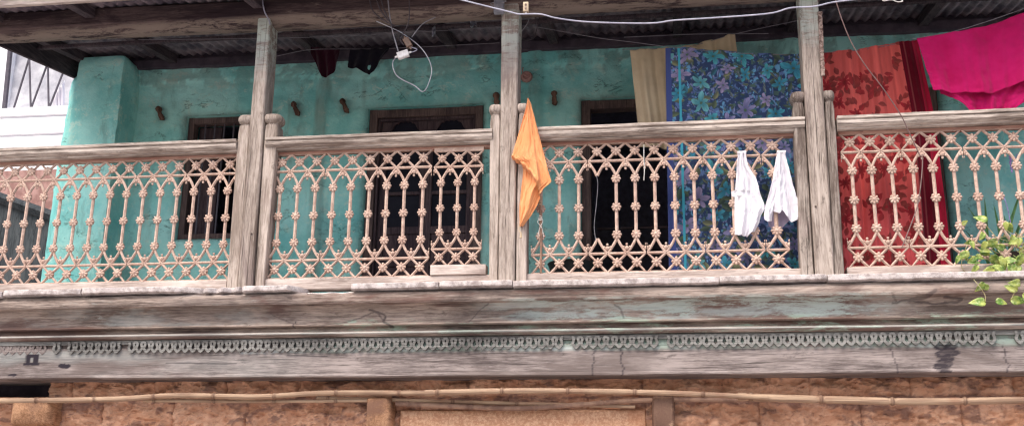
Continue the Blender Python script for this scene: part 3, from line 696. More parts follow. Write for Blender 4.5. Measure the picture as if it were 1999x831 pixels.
def balustrade(xa, xb, label, panels, seed):
    xc = (xa+xb)/2; t = thing('balustrade', label, 'balustrade', (xc, 0, 3.14), 'balustrades between the posts')
    sec = [(-.095, 4.212), (-.097, 4.206), (-.097, 4.193), (-.085, 4.188), (-.084, 4.184), (-.094, 4.176), (-.093, 4.160), (-.080, 4.146), (-.062, 4.139), (-.058, 4.130), (.050, 4.130), (.055, 4.205), (.050, 4.215)]
    sag = lambda t_: (0, .006*(fbm(t_*.8, 0, seed)-.5)*2)
    b = MB().ext(sec, xa, xb, max(20, int((xb-xa)/.03)), 0, .0022, seed, sag); b.build('handrail', 'rail', t, ang=28)
    b = MB().cbox(xa+.01, xb-.01, -.018, .035, 4.108, 4.1285, 0, .003, 20, .001, seed); b.build('sub_rail', 'peg' if 0 else 'ironwood', t)
    b = MB().cbox(xa, xb, -.045, .05, 3.137, 3.214, 0, .005, 40, .002, seed+3); b.build('bottom_rail', 'lowrail', t)
    for p_ in panels: iron_panel(t, **p_)
    return t
M['ironwood'] = wood('brick red under rail board', 0, (.26, .13, .10), (.46, .28, .22), .3)
P_ = [dict(x=-5.262+i*.3787, tilt=rnd.uniform(-.003, .003)) for i in range(6)]
balustrade(-6.0, X0(442, 560)+.02 if 0 else -2.99, 'balustrade in front of the left barred window and the green pier', P_, 1)
bal2 = balustrade(-2.775, -1.175, 'balustrade with one short raised panel, in front of the closed double door',
           [dict(x=-2.735), dict(x=-2.355, tilt=.002), dict(x=-1.977), dict(x=-1.588, sx=.915, z0=3.283, sz=.905, tilt=.002, dy=-.012)], 2)
pb = MB().cbox(X0(840, 540, -.05), X0(948, 540, -.05), -.058, .03, 3.2155, 3.2825, 0, .004, 16, .002, 9); pb.build('packing_block', 'lowrail', bal2)
balustrade(-.975, .885, 'balustrade missing one baluster, with white garments hung at its right end',
           [dict(x=-.915), dict(x=-.536, missing=(0,)), dict(x=-.156), dict(x=.223, tilt=-.002), dict(x=.603, n=1, sx=1.2)], 3)
balustrade(1.09, 3.4, 'balustrade in front of the red floral sheet and the pothos', [dict(x=1.106+i*.379, tilt=rnd.uniform(-.002, .002)) for i in range(6)], 4)

# ------------------------------------------------------------------ eave beam, roof
eb = thing('eave_beam', 'heavy brown stained eave beam resting on the balcony posts', 'beam', (-1.5, 0, 5.2))
sec = [(-.020, 5.098), (-.098, 5.132), (-.112, 5.150), (-.112, 5.262), (-.10, 5.275), (.06, 5.275), (.07, 5.26), (.07, 5.105), (.0, 5.096)]
MB().ext(sec, -6.2, 3.8, 220, 0, .004, 8, lambda t_: (0, .010*math.sin(t_*1.1+.8))).build('beam_timber', 'eave', eb, ang=30)
eb2 = thing('fascia_board', 'light brown fascia board at the very top left edge of the roof', 'fascia board', (-3.5, -.45, 5.2))
MB().cbox(-5.03, 3.8, -.475, -.445, 5.138, 5.25, 0, .006, 60, .003, 12).build('board', 'fasciaw' if 0 else 'lowrail', eb2)
rf = thing('tin_roof', 'sooty corrugated roof over the balcony seen from below', 'roof', (-1, .5, 5.3))
roofz = lambda Y: 5.30+.17*Y
XE = -5.03
xr_ = np.arange(XE, 3.8, .0125); yr_ = np.array([-.52, -.2, .2, .7, 1.3, 2.0, 2.9, 3.8])
A, B = np.meshgrid(xr_, yr_, indexing='ij')
Zr = roofz(B)+.012*np.sin(A*2*math.pi/.076)+.008
MB().grid(np.stack([A, B, Zr], -1)).build('corrugated_sheet', 'sheet', rf, solid=.002, recalc=False, ang=60)
for xr0 in (-4.93, -4.2, -2.9, -1.75, -.9, .1, 1.0, 2.0, 3.0):
    b = MB(); P = []
    w = .035
    R = []
    for i in range(9):
        y = -.43+i*(3.6/8); z1 = roofz(y)-.006; z0 = z1-.075; R.append([(xr0-w, y, z0), (xr0+w, y, z0), (xr0+w, y, z1), (xr0-w, y, z1)])
    b.add(np.array(R), [(i*4+j, i*4+(j+1) % 4, (i+1)*4+(j+1) % 4, (i+1)*4+j) for i in range(8) for j in range(4)]+[(3, 2, 1, 0), (32, 33, 34, 35)])
    b.build('rafter', 'dark', rf, smooth=False)
R = []; b = MB()
for i in range(9):
    y = -.5+i*(3.6/8); z1 = roofz(y)+.02; z0 = roofz(y)-.20; R.append([(XE-.03, y, z0), (XE, y, z0), (XE, y, z1), (XE-.03, y, z1)])
b.add(np.array(R), [(i*4+j, i*4+(j+1) % 4, (i+1)*4+(j+1) % 4, (i+1)*4+j) for i in range(8) for j in range(4)]+[(3, 2, 1, 0), (32, 33, 34, 35)])
b.build('barge_board', 'dark', rf, smooth=False)
for y in (.55,): MB().cbox(XE+.01, 3.8, y-.02, y+.02, roofz(y)-.075-.03, roofz(y)-.078, 0, .004, 20, .003, int(y*10)).build('purlin', 'dark', rf)

# ------------------------------------------------------------------ teal back wall with door and window openings
YW = 1.3
win = (-4.06, -3.27, 3.88, 4.965); d1 = (-2.46, -1.49, 3.06, 4.965); d2 = (-.69, .25, 3.06, 4.97); d3 = (1.72, 2.075, 3.06, 4.95)
ops = [win, d1, d2, d3]
gx = np.unique(np.round(np.concatenate([np.arange(-4.62, 3.8, .018)]+[np.array(o[:2]) for o in ops]), 4))
gz = np.unique(np.round(np.concatenate([np.arange(3.02, 5.40, .018)]+[np.array(o[2:]) for o in ops]), 4))
A, B = np.meshgrid(gx, gz, indexing='ij')
dmin = np.full(A.shape, 9.)
for (x0, x1, z0, z1) in ops:
    d = np.sqrt(np.maximum(np.maximum(x0-A, A-x1), 0)**2+np.maximum(np.maximum(z0-B, B-z1), 0)**2); dmin = np.minimum(dmin, d)
Yg = YW-(.030*(fbm(A*2.2, B*2.2, 41)-.5)+.014*(fbm(A*9, B*9, 42)-.5)+.006*(fbm(A*30, B*30, 43)-.5))*1.6
Yg += .035*np.exp(-dmin/.022)
for xa, w in ((-2.86, .05), (-1.06, .06), (.98, .06)): Yg -= .022*np.clip((w-np.abs(A-xa))/.012, 0, 1)      # buried wall posts
zl = 5.26+.012*np.sin(A*3)+.02*(fbm(A*4, A*0, 6)-.5)
Yg -= .016*np.clip((B-zl)/.008, 0, 1)                                                                    # plaster lip under the roof
cx_, cz_ = (A[:-1, :-1]+A[1:, 1:])/2, (B[:-1, :-1]+B[1:, 1:])/2
keep = np.ones(cx_.shape, bool)
for (x0, x1, z0, z1) in ops: keep &= ~((cx_ > x0) & (cx_ < x1) & (cz_ > z0) & (cz_ < z1))
pw = thing('plaster_wall', 'teal limewashed plaster wall at the back of the balcony', 'wall', (-.8, YW, 3.02))
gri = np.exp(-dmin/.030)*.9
for px_, py_ in ((315, 223), (579, 214), (674, 208), (970, 195), (1083, 195), (1028, 148)):
    q = U(px_, py_, YW); gri = np.maximum(gri, .75*np.exp(-((A-q[0])**2+(B-q[2]+.02)**2)/.055**2))
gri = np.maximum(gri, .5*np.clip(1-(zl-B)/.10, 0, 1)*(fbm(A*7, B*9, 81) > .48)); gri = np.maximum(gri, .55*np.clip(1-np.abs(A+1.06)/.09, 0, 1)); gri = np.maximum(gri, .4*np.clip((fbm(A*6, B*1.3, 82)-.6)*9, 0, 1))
MB().grid(np.stack([A, Yg, B], -1), keep).build('plaster_face', 'teal', pw, recalc=False, ang=80, attrs={'grime': gri.ravel()})
b = MB()
for (x0, x1, z0, z1) in ops:
    y0, y1 = YW+.024, YW+.32; j = .004
    b.add([(x0, y0, z0), (x0, y1, z0), (x0, y1, z1), (x0, y0, z1), (x1, y0, z0), (x1, y1, z0), (x1, y1, z1), (x1, y0, z1)], [(0, 1, 2, 3), (4, 7, 6, 5), (3, 2, 6, 7), (0, 4, 5, 1)])
b.build('reveals', 'teal', pw, smooth=False, recalc=False)
MB().cbox(-5.03, 3.8, 1.24, 1.40, 5.39, 5.475, 0, .006, 40, .004, 3).build('wall_plate', 'plate', pw)
MB().box(-5.0, 3.8, 1.30, 1.6, 5.475, 5.57).build('infill_board', 'plate', pw, smooth=False)
# dark rooms behind
b = MB(); b.box(-4.6, 3.9, 1.63, 4.2, 3.0, 5.5)
room = b.build('room_shell', 'room', smooth=False); struct(room)
bmx = bmesh.new(); bmx.from_mesh(room.data)
fr = [f for f in bmx.faces if abs(f.normal.y) > .9 and f.calc_center_median().y < 2]; bmesh.ops.delete(bmx, geom=fr, context='FACES')
bmesh.ops.reverse_faces(bmx, faces=bmx.faces); bmx.to_mesh(room.data); bmx.free()
b = MB()   # inner skin of the wall around openings
xsE = [-4.6, win[0], win[1], d1[0], d1[1], d2[0], d2[1], d3[0], d3[1], 3.9]
for i in range(0, 9, 2): b.box(xsE[i], xsE[i+1], 1.60, 1.63, 3.0, 5.5)
for o_ in ops: b.box(o_[0], o_[1], 1.60, 1.63, o_[3], 5.5)
b.box(win[0], win[1], 1.60, 1.63, 3.0, win[2]); struct(b.build('inner_wall_skin', 'room', smooth=False))

def frame(par, o_, w, y0, y1, mat='frame', sill=True, inner=True):
    e = bpy.data.objects.new('frame', None)
    b = MB(); x0, x1, z0, z1 = o_; c = .004
    b.cbox(x0+.002, x0+w, y0, y1, z0, z1, 2, c, 10, .002, 1); b.cbox(x1-w, x1-.002, y0, y1, z0, z1, 2, c, 10, .002, 2)
    b.cbox(x0+w, x1-w, y0+.002, y1-.002, z1-w, z1-.002, 0, c, 8, .002, 3)
    if sill: b.cbox(x0+w, x1-w, y0+.002, y1-.002, z0+.002, z0+w, 0, c, 8, .002, 4)
    return b.build('frame', mat, par)
# window with bars
wd = bpy.data.objects.new('window', None); S.collection.objects.link(wd); wd.parent = pw; wd.location = (0, 0, 0)
frame(wd, win, .055, YW+.06, YW+.15)
for i in range(7):
    xx = win[0]+.055+(win[1]-win[0]-.11)*(i+1)/8
    MB().tube([(xx, YW+.10, win[2]+.05), (xx, YW+.10, win[3]-.05)], .008, 8).build('window_bar', 'steel', wd)
MB().cbox(win[0]+.055, win[0]+.26, YW+.17, YW+.20, win[2]+.055, win[3]-.055, 2, .004, 3).build('shutter', 'doorwood', wd)
# closed double door
def door_leaf(dr, x0, x1, yy, px_pane, scal=True):
    zt = d1[3]-.075; zb = 3.08; st = .050
    xa, xb = x0+st, x1-st; zlow0, zlow1 = U(780, 444, yy)[2], U(780, 382, yy)[2]; zup0 = zlow1+.028; zup1 = U(780, 238, yy)[2]
    b = MB(); c = .003
    b.cbox(x0, xa, yy-.02, yy+.02, zb, zt, 2, c); b.cbox(xb, x1, yy-.02, yy+.02, zb, zt, 2, c)
    for (a, b_) in ((zlow1, zup0), (zlow0-.06, zlow0), (zb, zb+.10), (zlow0-.33, zlow0-.29)): b.cbox(xa, xb, yy-.018, yy+.018, a, b_, 0, c)
    # scalloped head
    n = 60; xs_ = np.linspace(xa, xb, n+1); tt_ = (xs_-xa)/(xb-xa)
    arch = zup1-.15*(2*np.abs(tt_-.5))**3-.014*(1-np.abs(np.sin(tt_*math.pi*7)))
    V = []; 
    for y in (yy-.018, yy+.014):
        for i in range(n+1): V += [(xs_[i], y, arch[i]), (xs_[i], y, zt)]
    k = 2*(n+1); f = [(2*i, 2*i+1, 2*i+3, 2*i+2) for i in range(n)]+[(k+2*i, k+2*i+2, k+2*i+3, k+2*i+1) for i in range(n)]+[(2*i, 2*i+2, k+2*i+2, k+2*i) for i in range(n)]
    b.add(V, f)
    lf = b.build('door_leaf', 'doorwood', dr, ang=30)
    g_ = MB().box(xa-.003, xb+.003, yy+.004, yy+.008, zlow0-.003, zup1+.02); g_.build('pane', 'glass', lf, smooth=False)
    g_ = MB().cbox(xa, xb, yy-.004, yy+.012, zb+.10, zlow0-.33, 2, .003).cbox(xa, xb, yy-.004, yy+.012, zlow0-.29, zlow0-.06, 2, .003); g_.build('lower_panel', 'doorwood', lf)
    if x0 < -2: MB().tube([(xb+.02, yy-.03, 3.9), (xb+.02, yy-.045, 3.93), (xb+.02, yy-.03, 3.96)], .005, 6).build('handle', 'steel', lf)
dr = bpy.data.objects.new('double_door', None); S.collection.objects.link(dr); dr.parent = pw
frame(dr, d1, .07, YW+.05, YW+.15, sill=False)
frame(dr, (d1[0]+.07, d1[1]-.07, d1[2], d1[3]-.07), .022, YW+.075, YW+.13, 'doorwood', sill=False)
xm = (d1[0]+d1[1])/2; yl = YW+.14
door_leaf(dr, d1[0]+.095, xm-.001, yl, None); door_leaf(dr, xm+.001, d1[1]-.095, yl, None)
# open doorway
dr2 = bpy.data.objects.new('open_doorway', None); S.collection.objects.link(dr2); dr2.parent = pw
frame(dr2, d2, .075, YW+.05, YW+.16, sill=False)
MB().cbox(d2[0]+.08, d2[1]-.08, 1.9, 1.92, 4.03, 4.05, 0, .003).build('inner_shelf', 'doorwood', dr2)
dr3 = bpy.data.objects.new('narrow_doorway', None); S.collection.objects.link(dr3); dr3.parent = pw
frame(dr3, d3, .08, YW+.03, YW+.14, sill=False)
MB().cbox(d3[0]+.08, d3[1]-.08, YW+.10, YW+.13, 3.06, d3[3]-.08, 2, .003).build('door_leaf', 'doorwood', dr3)

# green pier at the left
def rough_box(b, x0, x1, y0, y1, z0, z1, seed, bot=0., st=.03, amp=.02, rc=.03, fronty=0.):
    """rounded plastered pier: vertical loops with noise"""
    per = []
    def side(p, q, n): 
        for i in range(n): per.append((p[0]+(q[0]-p[0])*i/n, p[1]+(q[1]-p[1])*i/n))
    nx = int((x1-x0)/st)+2; ny = int((y1-y0)/st)+2
    side((x0+rc, y0), (x1-rc, y0), nx); side((x1-rc*.3, y0+rc*.3), (x1, y0+rc), 1); side((x1, y0+rc), (x1, y1), ny); side((x1, y1), (x0, y1), nx); side((x0, y1), (x0, y0+rc), ny); side((x0+rc*.3, y0+rc*.3), (x0+rc, y0), 1)
    per = np.array(per); k = len(per); cx = (x0+x1)/2; zz = np.arange(z0, z1+.001, st); n = len(zz); R = []
    for j, z in enumerate(zz):
        f = (z1-z)/(z1-z0); nz = fbm(per[:, 0]*5+per[:, 1]*7, per[:, 0]*0+z*5, seed)-.5; nz2 = fbm(per[:, 0]*20+per[:, 1]*20, per[:, 0]*0+z*20, seed+1)-.5
        sc = 1+bot*f; d = (nz*amp+nz2*amp*.4)*2
        top = .02 if j == n-1 else (.006 if j == n-2 else 0)
        x = per[:, 0]; X = np.where(x < cx, x-bot*f+d+top, x+d*1-top); Yv = per[:, 1]+np.where(per[:, 1] < (y0+y1)/2, d+top+fronty*f, 0)
        R.append(np.stack([X, Yv, np.full(k, z)], 1))
    f = [(i*k+j, i*k+(j+1) % k, (i+1)*k+(j+1) % k, (i+1)*k+j) for i in range(n-1) for j in range(k)]+[tuple(range((n-1)*k, n*k))]
    b.add(np.concatenate(R), f)
pr = thing('wall_pier', 'thick rounded teal plaster pier at the left end of the balcony', 'pier', (-4.75, 1.1, 3.02))
b = MB(); rough_box(b, -4.93, -4.515, 1.0, 1.5, 3.02, 5.44, 3, .05, amp=.009, rc=.010); b.build('pier_front', 'teal', pr, ang=45)
b = MB(); rough_box(b, -5.05, -4.88, 1.10, 1.6, 3.02, 5.30, 4, .05, amp=.010); b.build('pier_shoulder', 'teal', pr, ang=70)

# wooden pegs
def peg(px, py, label, dx=.03, dz=-.05, s=1.):
    q = U(px, py, YW-.02); b = MB()
    b.tube([(q[0]-dx, YW+.01, q[2]-dz), (q[0]-dx*.6, YW-.05, q[2]-dz*.7), (q[0], YW-.055, q[2]), (q[0]+dx*.6, YW-.045, q[2]+dz*.8), (q[0]+dx, YW-.02, q[2]+dz*1.1)], [.020*s, .027*s, .015*s, .019*s, .024*s, .008*s], 8, 5)
    V = b.v[0]; V += (np.random.RandomState(int(px)).rand(*V.shape)-.5)*.006
    tag(b.build('wooden_peg', 'peg', base=tuple(q), ang=60), label, 'wall peg', 'wooden pegs stuck in the teal wall')
peg(315, 223, 'gnarled peg left of the barred window'); peg(579, 214, 'gnarled peg right of the barred window')
peg(674, 208, 'smooth slanting peg just left of the closed double door'); peg(970, 195, 'dark reddish peg half hidden by the middle post', .005, -.035, 1.1)
peg(1083, 193, 'upright peg left of the open doorway', .004, -.05, 1.)
q = U(1028, 150, YW-.03); b = MB().lathe([(.045, 0), (.05, -.015), (.042, -.04), (.030, -.042), (.018, -.02), (.001, -.018)], (q[0], YW-.01, q[2]), 1, 18); b.tube([U(1021, 132, YW-.03), U(1020, 140, YW-.05), U(1024, 147, YW-.06), U(1030, 149, YW-.05)], .005, 6, 4)
tag(b.build('wall_socket_hole', 'pinkbrick', base=tuple(q), ang=50), 'round chipped hole ring with an iron hook right of the middle post', 'wall hook')

# ------------------------------------------------------------------ neighbour at the left
nb_ = thing('neighbour_house', 'overexposed white neighbouring building with a grooved wall at the far left', 'building', (-9, 4.2, 0))
zt = U(60, 209, 4)[2]; b = MB()
g1, g2 = U(60, 228, 4)[2], U(60, 264, 4)[2]
for z0, z1 in ((0, g2-.012), (g2+.012, g1-.012), (g1+.012, zt)): b.cbox(-14, -5.9, 4.0, 8, z0, z1, 0, .006)
b.box(-13.9, -6.0, 4.04, 7.9, 1, zt-.1); b.build('wall', 'white', nb_)
b = MB().box(U(14, 200, 4.6)[0], -6.3, 4.6, 4.8, zt-.2, 8.2); b.build('concrete_wall', 'concrete', nb_, smooth=False)
MB().box(-14, U(8, 200, 4.5)[0], 4.5, 4.8, zt-.2, 8.4).build('white_wall', 'white', nb_, smooth=False)
for a, c_, r in (((9, 208), (18, 118), .03), ((28, 208), (52, 130), .012), ((60, 208), (58, 140), .012), ((62, 208), (84, 148), .012), ((95, 208), (94, 155), .012), ((97, 208), (114, 165), .012), ((40, 208), (40, 208.5), .01)):
    if a[0] == 40: continue
    A_ = U(*a, 4.2); B_ = U(*c_, 4.2); d = (B_-A_)*.9; MB().tube([A_-d*.1, A_+d*.5, B_+d], r, 8).build('railing_bar', 'steel', nb_)
A_ = [U(x, y, 4.25) for x, y in ((108, 208), (112, 186), (120, 170), (128, 172), (126, 190), (124, 208))]
b = MB(); n = 12
P = np.array([[U(104+i*2.0, 210-(j/8.)*(20+i*3), 4.25+.02*math.sin(i*1.9)) for j in range(9)] for i in range(n)])
b.grid(P); tag(b.build('hanging_cloth', 'pinkcloth' if 0 else 'whitecloth', solid=.003, recalc=False), 'pale cloth on the neighbouring railing beside the teal pier', 'cloth')
# lean-to seen through the left balustrade
lt = thing('lean_to', 'grey boarded lean-to with pinkish tiled wall beyond the left end of the balcony', 'shed', (-6.2, 2.2, 0))
A0, A1 = U(-80, 345, 2.6), U(170, 432, 2.2)
MB().box(-9.5, -5.15, 3.2, 3.5, 0, U(60, 332, 3.2)[2]).build('tiled_wall', 'pinkbrick', lt, smooth=False)
b = MB(); y0 = 2.2; p0 = U(-120, 345, y0); p1_ = U(118, 432, y0)
b.add([(p0[0], y0, 0), (p1_[0], y0, 0), (p1_[0], y0, p1_[2]), (p0[0], y0, p0[2]), (p0[0], y0+.1, 0), (p1_[0], y0+.1, 0), (p1_[0], y0+.1, p1_[2]), (p0[0], y0+.1, p0[2])], [(0, 1, 2, 3), (7, 6, 5, 4), (1, 5, 6, 2), (0, 3, 7, 4), (3, 2, 6, 7)])
b.build('boards', 'greywood', lt, smooth=False)
MB().tube([p0+[0, -.04, .0], p1_+[.06, -.04, 0]], .05, 4).build('cap', 'greywood', lt, smooth=False)

# ------------------------------------------------------------------ cloths
def interp(pts, x):
    a = np.array(pts, float); return np.interp(x, a[:, 0], a[:, 1])
def drape(top, bot, xl, xr, Y, nx, ny, folds, seed=0, sharp=0., rough=.004, ph=0., grow=(.4, 1.)):
    """top/bot: (u, py); xl/xr: (py, px); folds: [(freq, amp)]; cloth hanging near the plane Y"""
    u = np.linspace(0, 1, nx); v = np.linspace(0, 1, ny); P = np.zeros((nx, ny, 3))
    tp, bt = interp(top, u), interp(bot, u)
    py = tp[:, None]+(bt-tp)[:, None]*v[None, :]
    px = interp(xl, py)+(interp(xr, py)-interp(xl, py))*u[:, None]
    r0 = np.stack([(px-CX)/F, (py-CY)/F, np.ones_like(px)], -1)@RM.T
    uu = np.repeat(u[:, None], ny, 1); vv = np.repeat(v[None], nx, 0)
    disp = 0
    for k, (fr, am) in enumerate(folds):
        w = np.sin(2*math.pi*(fr*uu+.35*np.sin(vv*2.1+k+seed)*(.5)+ph+k*.37)); w = np.sign(w)*np.abs(w)**(1-sharp) if sharp else w
        disp = disp+am*w*(grow[0]+(grow[1]-grow[0])*vv)
    disp = disp+rough*2*(fbm(uu*9+seed, vv*7, seed+3)-.5)
    yy = Y+disp; tt = (yy+D)/r0[..., 1]
    # place on plane Y first (true position), then push the fold depth straight back
    t0 = (Y+D)/r0[..., 1]
    P[..., 0] = r0[..., 0]*t0; P[..., 2] = EYE+r0[..., 2]*t0; P[..., 1] = yy
    return P, uu, vv
def lin(c): return np.array([(x/255)/12.92 if x <= 10 else ((x/255+.055)/1.055)**2.4 for x in c])
def paint_flower(C, X, Z, cx, cz, R, c_in, c_out, n, rot, cen, seed):
    R = R*1.15; sq = .72+.28*abs(math.sin(seed*1.7)); a0 = seed*.9
    dx0, dz0 = X-cx, Z-cz; m_ = (np.abs(dx0) < R*1.2) & (np.abs(dz0) < R*1.2)
    ddx, ddz = dx0[m_], dz0[m_]; dx = (ddx*math.cos(a0)+ddz*math.sin(a0)); dz = (-ddx*math.sin(a0)+ddz*math.cos(a0))/sq
    r = np.hypot(dx, dz)/R; th = np.arctan2(dz, dx)+rot+.25*r
    fr = np.abs(((n*th/(2*math.pi)) % 1)-.5)*2           # 0 at petal axis, 1 between petals
    k = np.floor(n*th/(2*math.pi)); ln = .80+.22*np.sin(k*2.3+seed)
    edge = (.34+.66*np.clip(1-fr**1.5, 0, 1))*ln+.14*(fbm(th*4+9, r*3, seed)-.5)
    ins = r < edge; sh = np.clip(r/edge, 0, 1); vein = .62+.38*np.clip(1.15-fr, 0, 1)
    streak = .80+.45*(vnoise(th*11, r*3, seed)-.4)
    col = (c_in[None]*(1-sh[:, None])+c_out[None]*sh[:, None])*(vein*streak)[:, None]
    cc = C[m_]; cc[ins] = col[ins]; ct = r < .11; cc[ct] = cen; C[m_] = cc
def paint_leaf(C, X, Z, cx, cz, L, w, rot, c1, c2):
    ca, sa = math.cos(rot), math.sin(rot); dx, dz = X-cx, Z-cz; a = dx*ca+dz*sa; b_ = -dx*sa+dz*ca
    m_ = (a > 0) & (a < L) & (np.abs(b_) < w)
    aa, bb = a[m_]/L, b_[m_]; prof = w*np.sin(np.pi*aa**.8); ins = np.abs(bb) < prof
    f = np.clip(.5+bb/w, 0, 1)[:, None]; col = c1[None]*(1-f)+c2[None]*f; col = np.where((np.abs(bb) < w*.08)[:, None], c2*1.3, col)
    cc = C[m_]; cc[ins] = col[ins]; C[m_] = cc
def cloth_obj(P, name, mat, label, cat, col=None, group=None, parent=None, solid=.003):
    b = MB().grid(P); at = {'Col': col.reshape(-1, 3)} if col is not None else None
    c = tuple(P.reshape(-1, 3)[::7].mean(0))
    o = b.build(name, mat, parent, base=None if parent is not None else c, recalc=False, solid=solid, ang=180, attrs=at)
    if parent is None: tag(o, label, cat, group)
    return o
# blue floral sheet
nx, ny = 330, 520
P, uu, vv = drape([(0, 93), (.12, 93), (.55, 103), (1, 108)], [(0, 545), (1, 545)], [(93, 1299), (300, 1302), (545, 1306)], [(93, 1590), (545, 1590)], .30, nx, ny, [(4, .020), (9, .009), (17, .004)], 2, rough=.010)
Xc_, Zc_ = P[..., 0]+.03*(P[..., 1]-.3), P[..., 2]
C = np.zeros((nx, ny, 3)); C[:] = lin((34, 44, 82))
wx, wz = Xc_+.02*(fbm(Xc_*20, Zc_*20, 1)-.5), Zc_+.02*(fbm(Xc_*20, Zc_*20, 2)-.5)
def patch(thr, col, f, seed, stretch=1., width=.12):
    n_ = fbm(wx*f, wz*f*stretch, seed, 3); k = np.clip((n_-thr)/.03, 0, 1)[..., None]; C[:] = C*(1-k)+col*k
patch(.62, lin((82, 104, 150)), 26, 5); patch(.65, lin((116, 120, 165)), 34, 6); patch(.66, lin((96, 150, 185)), 40, 7, .7); patch(.63, lin((70, 92, 80)), 30, 9)
r = random.Random(3); x0, x1, z0, z1 = Xc_.min(), Xc_.max(), Zc_.min(), Zc_.max()
for i in range(1100):
    k = r.choice([(78, 92, 60), (104, 110, 72), (56, 80, 104), (84, 108, 160), (124, 132, 176), (40, 80, 108), (112, 120, 116)])
    paint_leaf(C, Xc_, Zc_, r.uniform(x0, x1), r.uniform(z0, z1), r.uniform(.025, .06), r.uniform(.005, .010), r.uniform(0, 6.3), lin(k), lin([q*.65 for q in k]))
for i in range(150):
    k = r.choice([(95, 105, 62), (78, 92, 58), (128, 128, 84), (50, 105, 120)])
    paint_leaf(C, Xc_, Zc_, r.uniform(x0, x1), r.uniform(z0, z1), r.uniform(.06, .11), r.uniform(.014, .022), r.uniform(0, 6.3), lin(k), lin([q*.62 for q in k]))
placed = []
for i in range(900):
    if len(placed) > 80: break
    cx, cz = r.uniform(x0, x1), r.uniform(z0, z1); R = r.choice([.088, .078, .065, .055])
    if any((cx-a)**2+(cz-b_)**2 < (R*.95+q*.95)**2 for a, b_, q in placed): continue
    placed.append((cx, cz, R))
    ci_, co_ = r.choice([((40, 120, 140), (84, 176, 184)), ((34, 112, 145), (74, 165, 184)), ((96, 90, 140), (150, 142, 184)), ((115, 105, 150), (168, 152, 184)), ((46, 130, 145), (116, 184, 186))])
    paint_flower(C, Xc_, Zc_, cx, cz, R, lin(ci_), lin(co_), r.choice([5, 6, 6]), r.uniform(0, 6), lin((70, 90, 60)), i)
px_like = (Xc_-x0)
C[px_like < .055] = lin((56, 64, 124)); k = (px_like > .105) & (px_like < .122); C[k] = lin((60, 160, 180))
C[:] = C*.78+C.mean((0, 1))*.22; C *= 1.4; cloth_obj(P, 'floral_sheet', 'floral', 'navy blue sheet with turquoise and lilac flowers hanging left of the third post', 'sheet', C)
# red floral sheet
nx, ny = 300, 480
P, uu, vv = drape([(0, 102), (.35, 98), (.75, 84), (.92, 80), (1, 76)], [(0, 545), (1, 545)], [(80, 1596), (300, 1600), (545, 1612)], [(76, 1792), (230, 1826), (400, 1845), (545, 1858)], .33, nx, ny, [(3.5, .028), (8, .013), (19, .006)], 5, rough=.010)
Xc_, Zc_ = uu*.86, P[..., 2]
C = np.zeros((nx, ny, 3)); base = lin((222, 104, 98)); wt = fbm(uu*16, vv*1.4, 3)[..., None]; C[:] = base*(.80+.35*wt)+lin((225, 120, 100))*np.clip(wt-.55, 0, 1)*1.2
pinker = np.clip((vv-.35)*1.6, 0, 1)[..., None]*.5; C[:] = C*(1-pinker)+lin((214, 84, 106))*pinker
r = random.Random(11); z0, z1 = Zc_.min(), Zc_.max()
clusters = []
for i in range(900):
    if len(clusters) > 50: break
    cx, cz = r.uniform(0, .80), r.uniform(z0, z1)
    if any((cx-a)**2+(cz-b_)**2 < .105**2 for a, b_ in clusters): continue
    clusters.append((cx, cz))
for i, (cx, cz) in enumerate(clusters):
    a0 = r.uniform(0, 6.3)
    for j in range(r.randint(6, 10)):
        a = a0+r.uniform(-1.7, 1.7); d = r.uniform(.025, .09); k = r.choice([(150, 56, 54), (138, 62, 58), (165, 46, 54), (128, 58, 56)])
        paint_leaf(C, Xc_, Zc_, cx+d*math.cos(a), cz+d*math.sin(a), r.uniform(.045, .075), r.uniform(.014, .022), a+r.uniform(-.9, .9), lin(k), lin([q*.8 for q in k]))
    if r.random() < .75:
        R = r.uniform(.048, .068); paint_flower(C, Xc_, Zc_, cx, cz, R, lin((140, 18, 36)), lin((176, 28, 48)), r.choice([5, 7, 8]), r.uniform(0, 6), lin((95, 12, 26)), i)
        paint_flower(C, Xc_, Zc_, cx, cz, R*.55, lin((110, 12, 28)), lin((150, 20, 40)), 5, r.uniform(0, 6), lin((80, 10, 20)), i+50)
C[:] = C*.80+C.mean((0, 1))*.24; bd = (uu > .80) & (uu < .93); C[bd] = (lin((105, 14, 34))*(1+.5*(fbm(uu*30, vv*12, 8)-.5)[..., None]))[bd]
bd = (uu > .835) & (uu < .85); C[bd] = lin((150, 60, 66)); bd = (uu > .93); C[bd] = (lin((176, 30, 62))*(.8+.5*fbm(uu*30, vv*12, 9))[..., None])[bd]
cloth_obj(P, 'floral_sheet', 'floral', 'coral red sheet printed with dark red roses hanging right of the third post', 'sheet', C)
# beige cloth behind the blue sheet
P, uu, vv = drape([(0, 97), (.33, 95), (.45, 94), (1, 66)], [(0, 285), (1, 300)], [(90, 1229), (250, 1246), (300, 1250)], [(60, 1434), (110, 1440), (300, 1450)], .45, 120, 80, [(5, .028), (12, .010)], 7, rough=.012)
cloth_obj(P, 'beige_cloth', 'beige', 'plain beige cloth hanging partly behind the blue floral sheet', 'cloth')
